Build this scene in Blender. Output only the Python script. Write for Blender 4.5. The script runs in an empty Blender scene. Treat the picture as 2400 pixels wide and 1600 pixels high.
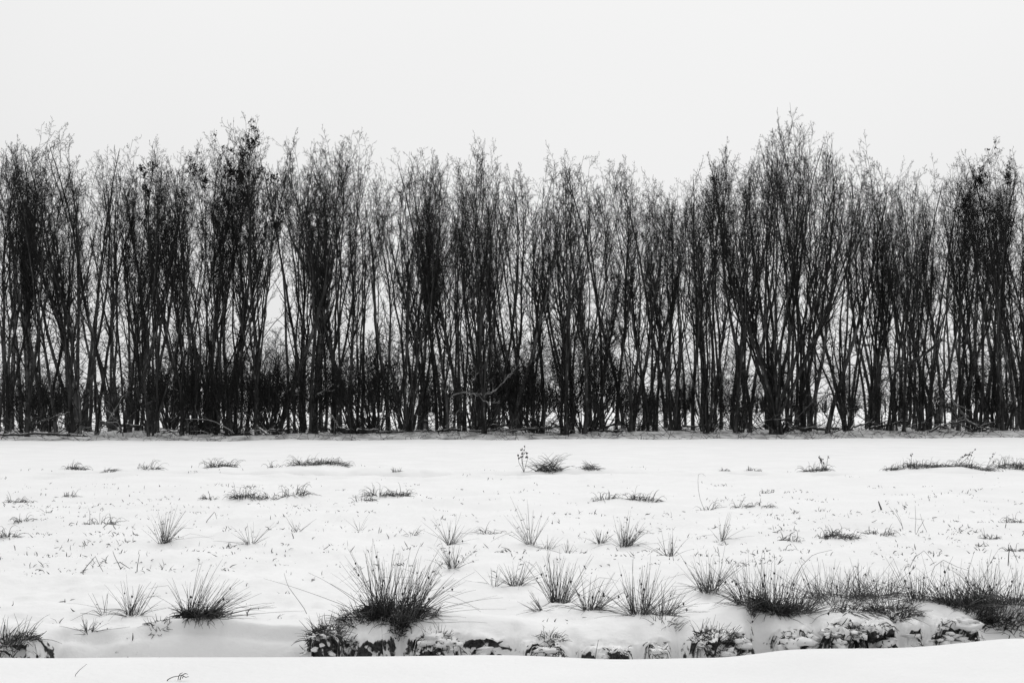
import bpy, math
import numpy as np

scene = bpy.context.scene
# ------------------------------------------------------------------ camera
F = 50.0                    # mm on a 36 mm sensor
FP = 2400 * F / 36.0        # focal length in photograph pixels
HOR = 950.0                 # photograph row of the horizon
EYE = 1.7
cam_data = bpy.data.cameras.new("camera")
cam_data.lens = F
cam_data.sensor_width = 36.0
cam_data.shift_y = (HOR - 800.0) / 2400.0
cam_data.clip_start = 0.1
cam_data.clip_end = 6000.0
cam = bpy.data.objects.new("camera", cam_data)
scene.collection.objects.link(cam)
cam.location = (0, 0, EYE)
cam.rotation_euler = (math.radians(90), 0, 0)
scene.camera = cam

# ------------------------------------------------------------------ sky and sun (overcast, black-and-white)
SUN_EL, SUN_AZ = math.radians(48), math.radians(4)     # azimuth from +Y towards +X
world = bpy.data.worlds.new("World")
scene.world = world
world.use_nodes = True
wn, wl = world.node_tree.nodes, world.node_tree.links
wn.clear()
w_out = wn.new("ShaderNodeOutputWorld")
w_bg = wn.new("ShaderNodeBackground")
w_sky = wn.new("ShaderNodeTexSky")
w_sky.sky_type = 'NISHITA'
w_sky.sun_disc = False
w_sky.sun_elevation = SUN_EL
w_sky.sun_rotation = SUN_AZ
w_bw = wn.new("ShaderNodeRGBToBW")
wl.new(w_sky.outputs[0], w_bw.inputs[0])
w_tc = wn.new("ShaderNodeTexCoord")
w_noise = wn.new("ShaderNodeTexNoise")
w_noise.inputs["Scale"].default_value = 1.3
w_noise.inputs["Detail"].default_value = 3.0
wl.new(w_tc.outputs["Generated"], w_noise.inputs["Vector"])
w_cloud = wn.new("ShaderNodeMapRange")                   # the cloud deck: nearly even grey
w_cloud.inputs["From Min"].default_value = 0.3
w_cloud.inputs["From Max"].default_value = 0.7
w_cloud.inputs["To Min"].default_value = 8.7
w_cloud.inputs["To Max"].default_value = 9.3
wl.new(w_noise.outputs["Fac"], w_cloud.inputs["Value"])
# the cloud is brightest round the hidden sun
w_dot = wn.new("ShaderNodeVectorMath")
w_dot.operation = 'DOT_PRODUCT'
w_dot.inputs[1].default_value = (math.sin(SUN_AZ) * math.cos(SUN_EL), math.cos(SUN_AZ) * math.cos(SUN_EL), math.sin(SUN_EL))
wl.new(w_tc.outputs["Generated"], w_dot.inputs[0])
w_glow = wn.new("ShaderNodeMapRange")
w_glow.interpolation_type = 'SMOOTHSTEP'
w_glow.inputs["From Min"].default_value = 0.45
w_glow.inputs["From Max"].default_value = 0.92
w_glow.inputs["To Min"].default_value = 0.74
w_glow.inputs["To Max"].default_value = 1.02
wl.new(w_dot.outputs["Value"], w_glow.inputs["Value"])
w_mul = wn.new("ShaderNodeMath")
w_mul.operation = 'MULTIPLY'
wl.new(w_cloud.outputs[0], w_mul.inputs[0])
wl.new(w_glow.outputs[0], w_mul.inputs[1])
w_mix = wn.new("ShaderNodeMix")
w_mix.data_type = 'FLOAT'
w_mix.inputs[0].default_value = 0.06
wl.new(w_mul.outputs[0], w_mix.inputs[2])
wl.new(w_bw.outputs[0], w_mix.inputs[3])
wl.new(w_mix.outputs[0], w_bg.inputs["Color"])
w_bg.inputs["Strength"].default_value = 0.1
wl.new(w_bg.outputs[0], w_out.inputs[0])

sun_data = bpy.data.lights.new("sun", 'SUN')
sun_data.energy = 1.15
sun_data.angle = math.radians(35)
sun_data.color = (1, 1, 1)
sun = bpy.data.objects.new("sun", sun_data)
scene.collection.objects.link(sun)
sun.rotation_euler = (math.radians(90) - SUN_EL, 0, math.pi - SUN_AZ)
sun.location = (0, 0, 40)

scene.view_settings.view_transform = 'Standard'
scene.view_settings.look = 'None'
scene.view_settings.exposure = 0.0
scene.view_settings.gamma = 1.0
scene.view_settings.use_curve_mapping = False
scene.render.film_transparent = False
scene.cycles.max_bounces = 2
scene.cycles.diffuse_bounces = 2
scene.cycles.glossy_bounces = 1

RNG = np.random.default_rng(11)
UP = np.array([0.0, 0.0, 1.0])

# ------------------------------------------------------------------ helpers
def tag(o, label=None, cat=None, group=None, kind=None):
    if label: o["label"] = label
    if cat: o["category"] = cat
    if group: o["group"] = group
    if kind: o["kind"] = kind
    return o

def link(name, data, parent=None):
    o = bpy.data.objects.new(name, data)
    scene.collection.objects.link(o)
    if parent is not None:
        o.parent = parent
    return o

def empty(name, loc, rz=0.0):
    o = link(name, None)
    o.location = loc
    o.rotation_euler = (0, 0, rz)
    o.empty_display_size = 0.2
    return o

def stuff_part(name, data, parent):
    o = link(name, data, parent)
    o["kind"] = "stuff"
    return o

def mesh_np(name, verts, faces, mat=None, smooth=False):
    """verts (N,3); faces a list of integer arrays (M,k)."""
    me = bpy.data.meshes.new(name)
    verts = np.asarray(verts, dtype=np.float32)
    me.vertices.add(len(verts))
    me.vertices.foreach_set("co", verts.ravel())
    faces = [np.asarray(f, dtype=np.int32) for f in faces if len(f)]
    tot = np.concatenate([np.full(len(f), f.shape[1], dtype=np.int32) for f in faces])
    loops = np.concatenate([f.ravel() for f in faces])
    start = np.concatenate([[0], np.cumsum(tot)[:-1]]).astype(np.int32)
    me.loops.add(len(loops))
    me.loops.foreach_set("vertex_index", loops)
    me.polygons.add(len(tot))
    me.polygons.foreach_set("loop_start", start)
    me.polygons.foreach_set("loop_total", tot)
    if smooth:
        me.polygons.foreach_set("use_smooth", np.ones(len(tot), dtype=bool))
    me.update(calc_edges=True)
    if mat is not None:
        me.materials.append(mat)
    return me

def unit(v):
    return v / np.maximum(np.linalg.norm(v, axis=-1, keepdims=True), 1e-9)

def tubes(P, R, k=3):
    """N polylines P (N,n,3) with radii R (N,n) as k-sided open tubes."""
    N, n, _ = P.shape
    T = unit(np.gradient(P, axis=1))
    mt = unit(P[:, -1] - P[:, 0])
    ref = np.where(np.abs(mt[:, 2:3]) > 0.9, np.array([[1.0, 0, 0]]), np.array([[0, 0, 1.0]]))[:, None, :]
    A = unit(np.cross(T, np.broadcast_to(ref, T.shape)))
    B = np.cross(T, A)
    ang = np.arange(k) * 2 * math.pi / k
    ring = (A[:, :, None, :] * np.cos(ang)[None, None, :, None] + B[:, :, None, :] * np.sin(ang)[None, None, :, None])
    V = P[:, :, None, :] + ring * R[:, :, None, None]
    V = V.reshape(-1, 3)
    base = (np.arange(N)[:, None, None] * n + np.arange(n - 1)[None, :, None]) * k
    j = np.arange(k)[None, None, :]
    j2 = (j + 1) % k
    q = np.stack([base + j, base + j2, base + k + j2, base + k + j], axis=-1).reshape(-1, 4)
    return V, q

def merge(parts):
    vs, fs, off = [], {}, 0
    for v, f in parts:
        vs.append(v)
        fs.setdefault(f.shape[1], []).append(f + off)
        off += len(v)
    return np.concatenate(vs), [np.concatenate(f) for f in fs.values()]

# value noise ------------------------------------------------------
def _hash(ix, iy, iz, seed):
    ix = np.asarray(ix).astype(np.int64); iy = np.asarray(iy).astype(np.int64); iz = np.asarray(iz).astype(np.int64)
    h = (ix * 374761393 + iy * 668265263 + iz * 1013904223 + seed * 974634777) & 0xFFFFFFFF
    h = ((h ^ (h >> 13)) * 1274126177) & 0xFFFFFFFF
    h = ((h ^ (h >> 16)) * 1103515245) & 0xFFFFFFFF
    return ((h ^ (h >> 15)) & 0xFFFF) / 32767.5 - 1.0

def vnoise(x, y, z=None, seed=0):
    sm = lambda t: t * t * t * (t * (t * 6 - 15) + 10)
    if z is None:
        x, y = np.broadcast_arrays(np.atleast_1d(np.asarray(x, float)), np.asarray(y, float))
        ix, iy = np.floor(x), np.floor(y)
        fx, fy = sm(x - ix), sm(y - iy)
        ix = ix.astype(np.int64); iy = iy.astype(np.int64)
        X = np.stack([ix, ix + 1, ix, ix + 1]); Y = np.stack([iy, iy, iy + 1, iy + 1])
        h = _hash(X, Y, np.int64(0), seed)
        return (h[0] * (1 - fx) + h[1] * fx) * (1 - fy) + (h[2] * (1 - fx) + h[3] * fx) * fy
    x, y, z = np.broadcast_arrays(np.asarray(x, float), np.asarray(y, float), np.asarray(z, float))
    ix, iy, iz = np.floor(x), np.floor(y), np.floor(z)
    fx, fy, fz = sm(x - ix), sm(y - iy), sm(z - iz)
    out = 0
    for dx in (0, 1):
        for dy in (0, 1):
            for dz in (0, 1):
                w = (fx if dx else 1 - fx) * (fy if dy else 1 - fy) * (fz if dz else 1 - fz)
                out = out + w * _hash(ix + dx, iy + dy, iz + dz, seed)
    return out

def fbm(x, y, z=None, seed=0, oct=4):
    a, f, o = 1.0, 1.0, 0.0
    for i in range(oct):
        o = o + a * vnoise(np.asarray(x) * f, np.asarray(y) * f, None if z is None else np.asarray(z) * f, seed + i)
        a *= 0.5; f *= 2.03
    return o

def sstep(a, b, x):
    t = np.clip((np.asarray(x, float) - a) / (b - a), 0, 1)
    return t * t * (3 - 2 * t)

# ------------------------------------------------------------------ materials (grey: the photograph is black-and-white)
def new_mat(name, rough=0.85, spec=0.2):
    m = bpy.data.materials.new(name)
    m.use_nodes = True
    nt = m.node_tree
    b = nt.nodes["Principled BSDF"]
    b.inputs["Roughness"].default_value = rough
    b.inputs["Specular IOR Level"].default_value = spec
    return m, nt, b

def grey(v):
    return (v, v, v, 1.0)

def noise_node(nt, scale, detail=3.0, vec=None, mapping=None):
    n = nt.nodes.new("ShaderNodeTexNoise")
    n.inputs["Scale"].default_value = scale
    n.inputs["Detail"].default_value = detail
    if vec is not None:
        if mapping:
            mp = nt.nodes.new("ShaderNodeMapping")
            mp.inputs["Scale"].default_value = mapping
            nt.links.new(vec, mp.inputs["Vector"])
            vec = mp.outputs[0]
        nt.links.new(vec, n.inputs["Vector"])
    return n

def ramp(nt, src, stops):
    r = nt.nodes.new("ShaderNodeValToRGB")
    e = r.color_ramp.elements
    while len(e) < len(stops):
        e.new(0.5)
    for el, (p, v) in zip(e, stops):
        el.position = p
        el.color = grey(v)
    nt.links.new(src, r.inputs[0])
    return r

def bark_mat(name, lo, hi, snow=0.0, flecks=0.0, plain=False):
    m, nt, b = new_mat(name, 0.9, 0.1)
    tc = nt.nodes.new("ShaderNodeTexCoord")
    n1 = noise_node(nt, 5.0, 1.0 if plain else 3.0, tc.outputs["Object"], (1.0, 1.0, 0.18))
    r1 = ramp(nt, n1.outputs["Fac"], [(0.35, lo), (0.68, hi)])
    col = r1.outputs[0]
    if flecks > 0:                       # lichen and wind-plastered snow flecks
        n3 = noise_node(nt, 7.0, 4.0, tc.outputs["Object"], (1.0, 1.0, 0.4))
        r3 = ramp(nt, n3.outputs["Fac"], [(0.60, 0.0), (0.70, flecks)])
        mx3 = nt.nodes.new("ShaderNodeMix"); mx3.data_type = 'RGBA'
        nt.links.new(r3.outputs[0], mx3.inputs[0])
        nt.links.new(col, mx3.inputs[6])
        mx3.inputs[7].default_value = grey(0.5)
        col = mx3.outputs[2]
    if snow > 0:
        geo = nt.nodes.new("ShaderNodeNewGeometry")
        sep = nt.nodes.new("ShaderNodeSeparateXYZ")
        nt.links.new(geo.outputs["Normal"], sep.inputs[0])
        n2 = noise_node(nt, 2.0, 4.0, tc.outputs["Object"])
        ml = nt.nodes.new("ShaderNodeMath"); ml.operation = 'MULTIPLY'
        nt.links.new(sep.outputs["Z"], ml.inputs[0]); ml.inputs[1].default_value = 0.5
        ad = nt.nodes.new("ShaderNodeMath"); ad.operation = 'MULTIPLY_ADD'
        nt.links.new(n2.outputs["Fac"], ad.inputs[0]); ad.inputs[1].default_value = 0.5
        nt.links.new(ml.outputs[0], ad.inputs[2])
        r2 = ramp(nt, ad.outputs[0], [(snow, 0.0), (snow + 0.06, 1.0)])
        mx = nt.nodes.new("ShaderNodeMix"); mx.data_type = 'RGBA'
        nt.links.new(r2.outputs[0], mx.inputs[0])
        nt.links.new(col, mx.inputs[6])
        mx.inputs[7].default_value = grey(0.8)
        col = mx.outputs[2]
    nt.links.new(col, b.inputs["Base Color"])
    if plain:
        b.inputs["Specular IOR Level"].default_value = 0.0
        return m
    bp = nt.nodes.new("ShaderNodeBump")
    bp.inputs["Strength"].default_value = 0.5
    bp.inputs["Distance"].default_value = 0.03
    nt.links.new(n1.outputs["Fac"], bp.inputs["Height"])
    nt.links.new(bp.outputs[0], b.inputs["Normal"])
    return m

M_TRUNK = bark_mat("dark_bark", 0.015, 0.07, flecks=0.3)
M_TRUNK_GREY = bark_mat("grey_bark", 0.03, 0.14, flecks=0.4)
M_BRANCH = bark_mat("branch_bark", 0.018, 0.045, plain=True)
M_PALE = bark_mat("pale_dead_wood", 0.08, 0.30, snow=0.62)
M_BARE = bark_mat("snow_lined_bark", 0.02, 0.06, snow=0.70)
M_LOG = bark_mat("snowy_log", 0.03, 0.12, snow=0.58)
M_LEAF = bark_mat("withered_leaf", 0.01, 0.03, plain=True)
M_FAR = bark_mat("far_wood_bark", 0.03, 0.07, plain=True)

def rush_mat(name, lo, hi):
    m, nt, b = new_mat(name, 0.55, 0.3)
    tc = nt.nodes.new("ShaderNodeTexCoord")
    n = noise_node(nt, 9.0, 2.0, tc.outputs["Object"])
    r = ramp(nt, n.outputs["Fac"], [(0.3, lo), (0.7, hi)])
    nt.links.new(r.outputs[0], b.inputs["Base Color"])
    return m

M_RUSH = rush_mat("rush_stem", 0.02, 0.085)
M_RUSH_PALE = rush_mat("dry_rush_stem", 0.06, 0.20)
M_THATCH = rush_mat("dead_thatch", 0.008, 0.03)
M_SEED = rush_mat("seed_head", 0.01, 0.03)

def ground_mat():
    m, nt, b = new_mat("snow_cover", 0.65, 0.25)
    geo = nt.nodes.new("ShaderNodeNewGeometry")
    pos = geo.outputs["Position"]
    sp = nt.nodes.new("ShaderNodeSeparateXYZ"); nt.links.new(pos, sp.inputs[0])
    sn = nt.nodes.new("ShaderNodeSeparateXYZ"); nt.links.new(geo.outputs["Normal"], sn.inputs[0])
    # snow: very slight variation
    n0 = noise_node(nt, 0.7, 3.0, pos)
    snow = ramp(nt, n0.outputs["Fac"], [(0.3, 0.82), (0.7, 0.88)])
    # bare soil where the face is too steep to hold snow
    n1 = noise_node(nt, 22.0, 3.0, pos)
    st = nt.nodes.new("ShaderNodeMath"); st.operation = 'MULTIPLY_ADD'
    nt.links.new(n1.outputs["Fac"], st.inputs[0]); st.inputs[1].default_value = 0.9
    nt.links.new(sn.outputs["Z"], st.inputs[2])
    n1b = noise_node(nt, 8.0, 3.0, pos)
    st2 = nt.nodes.new("ShaderNodeMath"); st2.operation = 'MULTIPLY_ADD'
    nt.links.new(n1b.outputs["Fac"], st2.inputs[0]); st2.inputs[1].default_value = 1.3
    nt.links.new(st.outputs[0], st2.inputs[2])
    st3 = nt.nodes.new("ShaderNodeMath"); st3.operation = 'SUBTRACT'
    nt.links.new(st2.outputs[0], st3.inputs[0]); st3.inputs[1].default_value = 0.52
    soilfac = ramp(nt, st3.outputs[0], [(0.72, 1.0), (0.84, 0.0)])
    n2 = noise_node(nt, 40.0, 1.0, pos)
    soil = ramp(nt, n2.outputs["Fac"], [(0.3, 0.012), (0.7, 0.07)])
    mx = nt.nodes.new("ShaderNodeMix"); mx.data_type = 'RGBA'
    nt.links.new(soilfac.outputs[0], mx.inputs[0])
    nt.links.new(snow.outputs[0], mx.inputs[6])
    nt.links.new(soil.outputs[0], mx.inputs[7])
    # thin, littered snow on the strip before the trees and on the wood floor
    def span(a0, a1, b0, b1):
        r = nt.nodes.new("ShaderNodeMapRange"); r.interpolation_type = 'SMOOTHSTEP'
        r.inputs["From Min"].default_value = a0; r.inputs["From Max"].default_value = a1
        nt.links.new(sp.outputs["Y"], r.inputs["Value"])
        q = nt.nodes.new("ShaderNodeMapRange"); q.interpolation_type = 'SMOOTHSTEP'
        q.inputs["From Min"].default_value = b0; q.inputs["From Max"].default_value = b1
        q.inputs["To Min"].default_value = 1.0; q.inputs["To Max"].default_value = 0.0
        nt.links.new(sp.outputs["Y"], q.inputs["Value"])
        k = nt.nodes.new("ShaderNodeMath"); k.operation = 'MULTIPLY'
        nt.links.new(r.outputs[0], k.inputs[0]); nt.links.new(q.outputs[0], k.inputs[1])
        return k.outputs[0]
    n3 = noise_node(nt, 1.6, 4.0, pos, (1.0, 0.35, 1.0))
    lit = ramp(nt, n3.outputs["Fac"], [(0.30, 1.0), (0.62, 0.15)])
    k2 = nt.nodes.new("ShaderNodeMath"); k2.operation = 'MULTIPLY'
    sp1, sp2 = span(71.0, 72.5, 82.5, 86.0), span(82.5, 86.0, 95.0, 112.0)
    k3 = nt.nodes.new("ShaderNodeMath"); k3.operation = 'MULTIPLY_ADD'
    nt.links.new(sp2, k3.inputs[0]); k3.inputs[1].default_value = 0.55; nt.links.new(sp1, k3.inputs[2])
    nt.links.new(k3.outputs[0], k2.inputs[0]); nt.links.new(lit.outputs[0], k2.inputs[1])
    mx2 = nt.nodes.new("ShaderNodeMix"); mx2.data_type = 'RGBA'
    nt.links.new(k2.outputs[0], mx2.inputs[0])
    nt.links.new(mx.outputs[2], mx2.inputs[6])
    mx2.inputs[7].default_value = grey(0.22)
    nt.links.new(mx2.outputs[2], b.inputs["Base Color"])
    nb = noise_node(nt, 13.0, 4.0, pos)
    bp = nt.nodes.new("ShaderNodeBump")
    bp.inputs["Strength"].default_value = 0.35
    bp.inputs["Distance"].default_value = 0.03
    nt.links.new(nb.outputs["Fac"], bp.inputs["Height"])
    nt.links.new(bp.outputs[0], b.inputs["Normal"])
    return m
M_SNOW = ground_mat()

# ------------------------------------------------------------------ the ground
def px_to_x(px, d):
    return (px - 1200.0) / FP * d

LIP = np.array([(0, 1536), (306, 1531), (714, 1531), (1020, 1528), (1173, 1525), (1326, 1531), (1428, 1537), (1560, 1534), (1735, 1531),
                (1796, 1518), (1888, 1511), (2040, 1511), (2143, 1509), (2245, 1500), (2400, 1492)], float)
_ld = FP * EYE / (LIP[:, 1] - HOR)
_lx = px_to_x(LIP[:, 0], _ld)
def lip_y(x):
    v = 0
    for o in (-0.18, -0.09, 0, 0.09, 0.18):
        v = v + np.interp(np.asarray(x) + o, _lx, _ld)
    return v / 5

# where the far ditch bank stands bare and steep (photograph columns and strength)
BARE = [(0, 95, 0.9), (150, 165, 0.35), (260, 300, 0.4), (735, 800, 1.0), (815, 905, 0.9), (955, 1190, 1.0), (1225, 1330, 1.0), (1360, 1485, 1.0),
        (1505, 1570, 0.9), (1625, 1760, 1.0), (1835, 1920, 0.75), (1960, 2135, 1.0), (2160, 2215, 0.5), (2245, 2360, 0.85)]
def bare(x):
    x = np.asarray(x, float)
    px = x / 10.5 * FP + 1200
    e = np.zeros_like(x)
    for a, b, s in BARE:
        e = np.maximum(e, s * sstep(a - 40, a + 25, px) * (1 - sstep(b - 25, b + 40, px)))
    return np.clip(e * (0.95 + 0.40 * fbm(x * 3.3, x * 0 + 0.7, seed=29, oct=3)), 0, 1)

MOUNDS = []   # (x, y, amplitude, sigma) filled from the tuft table

def hcore(x, y):
    """Height of the snow surface (without the mounds)."""
    x = np.asarray(x, float); y = np.asarray(y, float)
    yl = lip_y(x)
    s = y - yl
    e = bare(x)
    z = 0.05 * fbm(x * 0.35, y * 0.35, seed=5, oct=3) * sstep(1.0, 3.5, s)
    z = z + 0.045 * fbm(x * 1.6, y * 1.6, seed=9, oct=3) * sstep(0.85, 1.8, s) * (1 - sstep(30, 60, y))
    z = z + 0.022 * np.maximum(fbm(x * 6.0, y * 4.5, seed=15, oct=2), 0) * sstep(0.9, 1.4, s) * (1 - sstep(18, 32, y))
    z = z + 0.011 * fbm(x * 1.3, y * 1.3, seed=19, oct=4) * (1 - sstep(-1.0, 0, s))
    # ditch: near edge rounds over and drops, the far bank climbs again
    w = 0.10 + 0.45 * (1 - e)
    brow = -0.10 + e * (0.035 + 0.06 * fbm(x * 2.6, x * 0 + 1.3, seed=27, oct=3))
    drop = -0.60 * sstep(-0.02, 0.25, s) - 0.02 * sstep(-0.35, 0.0, s)
    sb = s + 0.09 * fbm(x * 1.7, y * 0 + 3.1, seed=23, oct=4)
    rise = (0.60 + brow) * sstep(0.52, 0.52 + w, sb) - brow * sstep(0.50 + w, 1.15, sb) + 0.02 * sstep(0.55, 0.9, s)
    z = z + np.where(s < 3, drop + rise, 0.0)
    # hummocky top of that bank
    z = z + (0.025 + 0.035 * vnoise(x * 1.9, y * 0.8, seed=31)) * np.exp(-((s - 1.15) / 0.30) ** 2)
    # second, shallow ditch with the rough grass
    y2 = 34.6 + 0.15 * vnoise(x * 0.25, x * 0, seed=41) + 0.03 * vnoise(x * 1.1, x * 0, seed=42)
    s2 = y - y2
    z = z - 0.5 * sstep(0.0, 0.25, s2) * (1 - sstep(0.7, 2.0, s2)) + 0.03 * sstep(-1.2, 0, s2) * (1 - sstep(0, 0.2, s2))
    # the smooth field lifts slightly to the right
    z = z + 0.11 * np.clip(x / 25.0, -0.6, 1.6) * sstep(45, 71, y) * (1 - sstep(130, 200, y))
    # edge of that field, then the lower strip before the trees
    y3 = 71.0 + 0.5 * vnoise(x * 0.12, x * 0, seed=51)
    s3 = y - y3
    z = z - 0.35 * sstep(0.0, 0.6, s3) * (1 - sstep(2.5, 9.0, s3)) + 0.04 * vnoise(x * 0.5, y * 0.05, seed=52) * np.exp(-(s3 / 1.5) ** 2)
    z = z + 0.16 * fbm(x * 0.4, y * 0.4, seed=61, oct=3) * sstep(78, 84, y) * (1 - sstep(118, 130, y))
    return z

def hgt(x, y):
    x = np.atleast_1d(np.asarray(x, float)); y = np.atleast_1d(np.asarray(y, float))
    x, y = np.broadcast_arrays(x, y)
    z = hcore(x, y)
    z = np.array(z)
    for mx, my, a, sg in MOUNDS:
        k = (np.abs(y - my) < 3 * sg) & (np.abs(x - mx) < 3 * sg)
        if k.any():
            z[k] += a * np.exp(-(((x[k] - mx) ** 2 + (y[k] - my) ** 2) / (sg * sg)))
    return z

def ground_at(px, py):
    """Ground point seen at a photograph pixel (on the near level field)."""
    d = FP * EYE / (py - HOR)
    x = px_to_x(px, d)
    return x, d

def foot_at(px, py):
    """Where something whose foot shows at this pixel stands on the uneven ground."""
    if py < 1120:                     # the far row grows on the bank behind the shallow ditch
        d = min(max(FP * EYE / (py - HOR) + 1.6, 36.5), 38.0)
        return px_to_x(px, d), d
    d = FP * EYE / (py - HOR)
    x = px_to_x(px, d)
    low = float(np.ravel(lip_y(x))[0]) + (1.12 if py < 1482 else 0.80)
    for _ in range(6):
        z = hgt(px_to_x(px, d), max(d, low)).item()
        d += 0.6 * (FP * (EYE - z) / (py - HOR) - d)
    d = max(d, low)
    return px_to_x(px, d), d

def spaced(a, b, first, growth):
    out, p, st = [], a, first
    while p < b:
        out.append(p); p += st; st *= growth
    return out

def build_ground():
    half = spaced(0, 4.9, 0.0215, 1.0)
    half += spaced(4.9, 2600, 0.024, 1.09)
    xs = np.array([-v for v in half[:0:-1]] + half)
    ys = [-60, -40, -25, -15, -8, -4, -1, 1.5, 3.5, 5.2] + spaced(6.4, 9.3, 0.22, 0.985) + spaced(9.3, 9.95, 0.03, 1.0)
    ys += spaced(9.95, 10.17, 0.03, 1.0) + spaced(10.17, 10.46, 0.0075, 1.0) + spaced(10.46, 11.0, 0.022, 1.0)
    ys += spaced(11.0, 33.5, 0.027, 1.024) + spaced(33.5, 37.0, 0.10, 1.0) + spaced(37.0, 70.0, 0.5, 1.06)
    ys += spaced(70.0, 73, 0.15, 1.0) + spaced(73, 130, 0.7, 1.02) + spaced(130, 4200, 3.0, 1.14)
    ys = np.array(ys)
    X, V = np.meshgrid(xs, ys)
    fall = sstep(2, 8, V) * (1 - sstep(11.2, 16, V))
    Y = V + (lip_y(X) - 9.70) * fall
    Z = hgt(X, Y)
    s = Y - lip_y(X)
    e = bare(X)
    # rough, undercut face on the bare bank
    face = sstep(0.40, 0.48, s) * (1 - sstep(0.72, 1.0, s))
    rough = (0.06 * fbm(X * 8, Y * 5, Z * 9, seed=71, oct=3) + 0.035 * fbm(X * 30, Y * 26, Z * 30, seed=77, oct=2))
    under = 0.09 * sstep(-0.40, -0.14, Z) * (1 - sstep(-0.09, -0.02, Z))
    Y = Y + face * (e * under + (0.12 + 0.88 * e) * rough)
    Z = Z + face * (0.12 + 0.88 * e) * (0.035 * fbm(X * 9 + 7, Y * 7, Z * 8, seed=81, oct=3) + 0.032 * fbm(X * 30, Y * 26, Z * 26, seed=87, oct=2))
    nx, ny = len(xs), len(ys)
    i = np.arange(ny - 1)[:, None] * nx + np.arange(nx - 1)[None, :]
    q = np.stack([i, i + 1, i + 1 + nx, i + nx], axis=-1).reshape(-1, 4)
    me = mesh_np("ground", np.stack([X, Y, Z], axis=-1).reshape(-1, 3), [q], M_SNOW, smooth=True)
    g = link("ground", me)
    tag(g, "flat snow covered field with a narrow ditch in front", None, None, "structure")
    return g

# ------------------------------------------------------------------ tree growth
def polyline(p0, d0, length, n, wob, trop, rng):
    """March N polylines: p0,d0 (N,3), length (N,) -> (N,n,3)."""
    N = len(p0)
    P = np.empty((N, n, 3)); P[:, 0] = p0
    d = unit(d0)
    st = (length / (n - 1))[:, None]
    for i in range(1, n):
        d = unit(d + wob * rng.normal(size=(N, 3)) + trop * UP)
        P[:, i] = P[:, i - 1] + d * st
    return P

def sprout(P, R, c, t0, t1, ang, lenf, n, wob, trop, rratio, rtip, rng, up0=0.0, lenabs=None, tprof=0.55, skew=1.0):
    """c children on each of the N parents."""
    N, m, _ = P.shape
    plen = np.linalg.norm(np.diff(P, axis=1), axis=2).sum(1)
    t = t0 + (t1 - t0) * ((np.arange(c)[None, :] + rng.random((N, c))) / c) ** skew
    f = t * (m - 1)
    i = np.clip(f.astype(int), 0, m - 2)
    fr = (f - i)[..., None]
    ii = np.arange(N)[:, None]
    p = P[ii, i] * (1 - fr) + P[ii, i + 1] * fr
    T = unit(P[ii, i + 1] - P[ii, i])
    r = R[ii, i] * (1 - fr[..., 0]) + R[ii, i + 1] * fr[..., 0]
    az = (np.arange(c)[None, :] * 2.4 + rng.random((N, 1)) * 6.28 + rng.normal(size=(N, c)) * 0.5)
    ref = np.where(np.abs(T[..., 2:3]) > 0.85, np.array([1.0, 0, 0]), np.array([0, 0, 1.0]))
    u = unit(np.cross(T, ref)); v = np.cross(T, u)
    a = np.radians(rng.uniform(ang[0], ang[1], size=(N, c)))[..., None]
    d = np.cos(a) * T + np.sin(a) * (np.cos(az)[..., None] * u + np.sin(az)[..., None] * v)
    d = unit(d + up0 * UP)
    if lenabs is not None:
        L = rng.uniform(lenabs[0], lenabs[1], size=(N, c)) * (1 - tprof * t)
    else:
        L = lenf * plen[:, None] * (1 - tprof * t) * rng.uniform(0.6, 1.25, size=(N, c))
    Q = polyline(p.reshape(-1, 3), d.reshape(-1, 3), L.reshape(-1), n, wob, trop, rng)
    r0 = np.maximum(r.reshape(-1) * rratio, rtip)
    w = np.linspace(0, 1, n)[None, :]
    Rq = r0[:, None] * (1 - w) ** 0.8 + rtip * w
    return Q, Rq

def stem_radius(n, r0, rtip, H, flare):
    w = np.linspace(0, 1, n)
    r = r0 * (1 - w) ** 0.85 * 0.98 + rtip
    return r * (1 + flare * np.exp(-w * H / 0.35))

def trim(P, H, rc, rng, over=0.0, soft=0.07, droop=0.21, side=True):
    """Shorten branches about their foot so that the tips end in a rounded, slightly uneven crown."""
    b = P[:, 0]; t = P[:, -1]
    rho = np.hypot(t[:, 0], t[:, 1])
    ang = np.arctan2(t[:, 1], t[:, 0])
    un = 1 + 0.05 * np.sin(ang * 2 + H) + 0.035 * np.sin(ang * 5 + rc * 9)
    zlim = H * (1 - droop * np.minimum(rho / rc, 1.6) ** 2.0) * (1 - soft * rng.random(len(P)) ** 1.5) * np.minimum(un, 1.0) + over
    fz = np.where(t[:, 2] > zlim, np.clip((zlim - b[:, 2]) / np.maximum(t[:, 2] - b[:, 2], 1e-3), 0.10, 1), 1.0)
    rlim = rc * un * (0.35 + 0.75 * np.clip(t[:, 2] / H * 1.7, 0, 1)) * (1 - 0.2 * rng.random(len(P))) + over
    rb = np.hypot(b[:, 0], b[:, 1])
    fr = np.where((rho > rlim) & (rho > rb), np.clip((rlim - rb) / np.maximum(rho - rb, 1e-3), 0.25, 1), 1.0)
    f = (np.minimum(fz, fr) if side else fz)[:, None, None]
    return b[:, None, :] + (P - b[:, None, :]) * f

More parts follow.
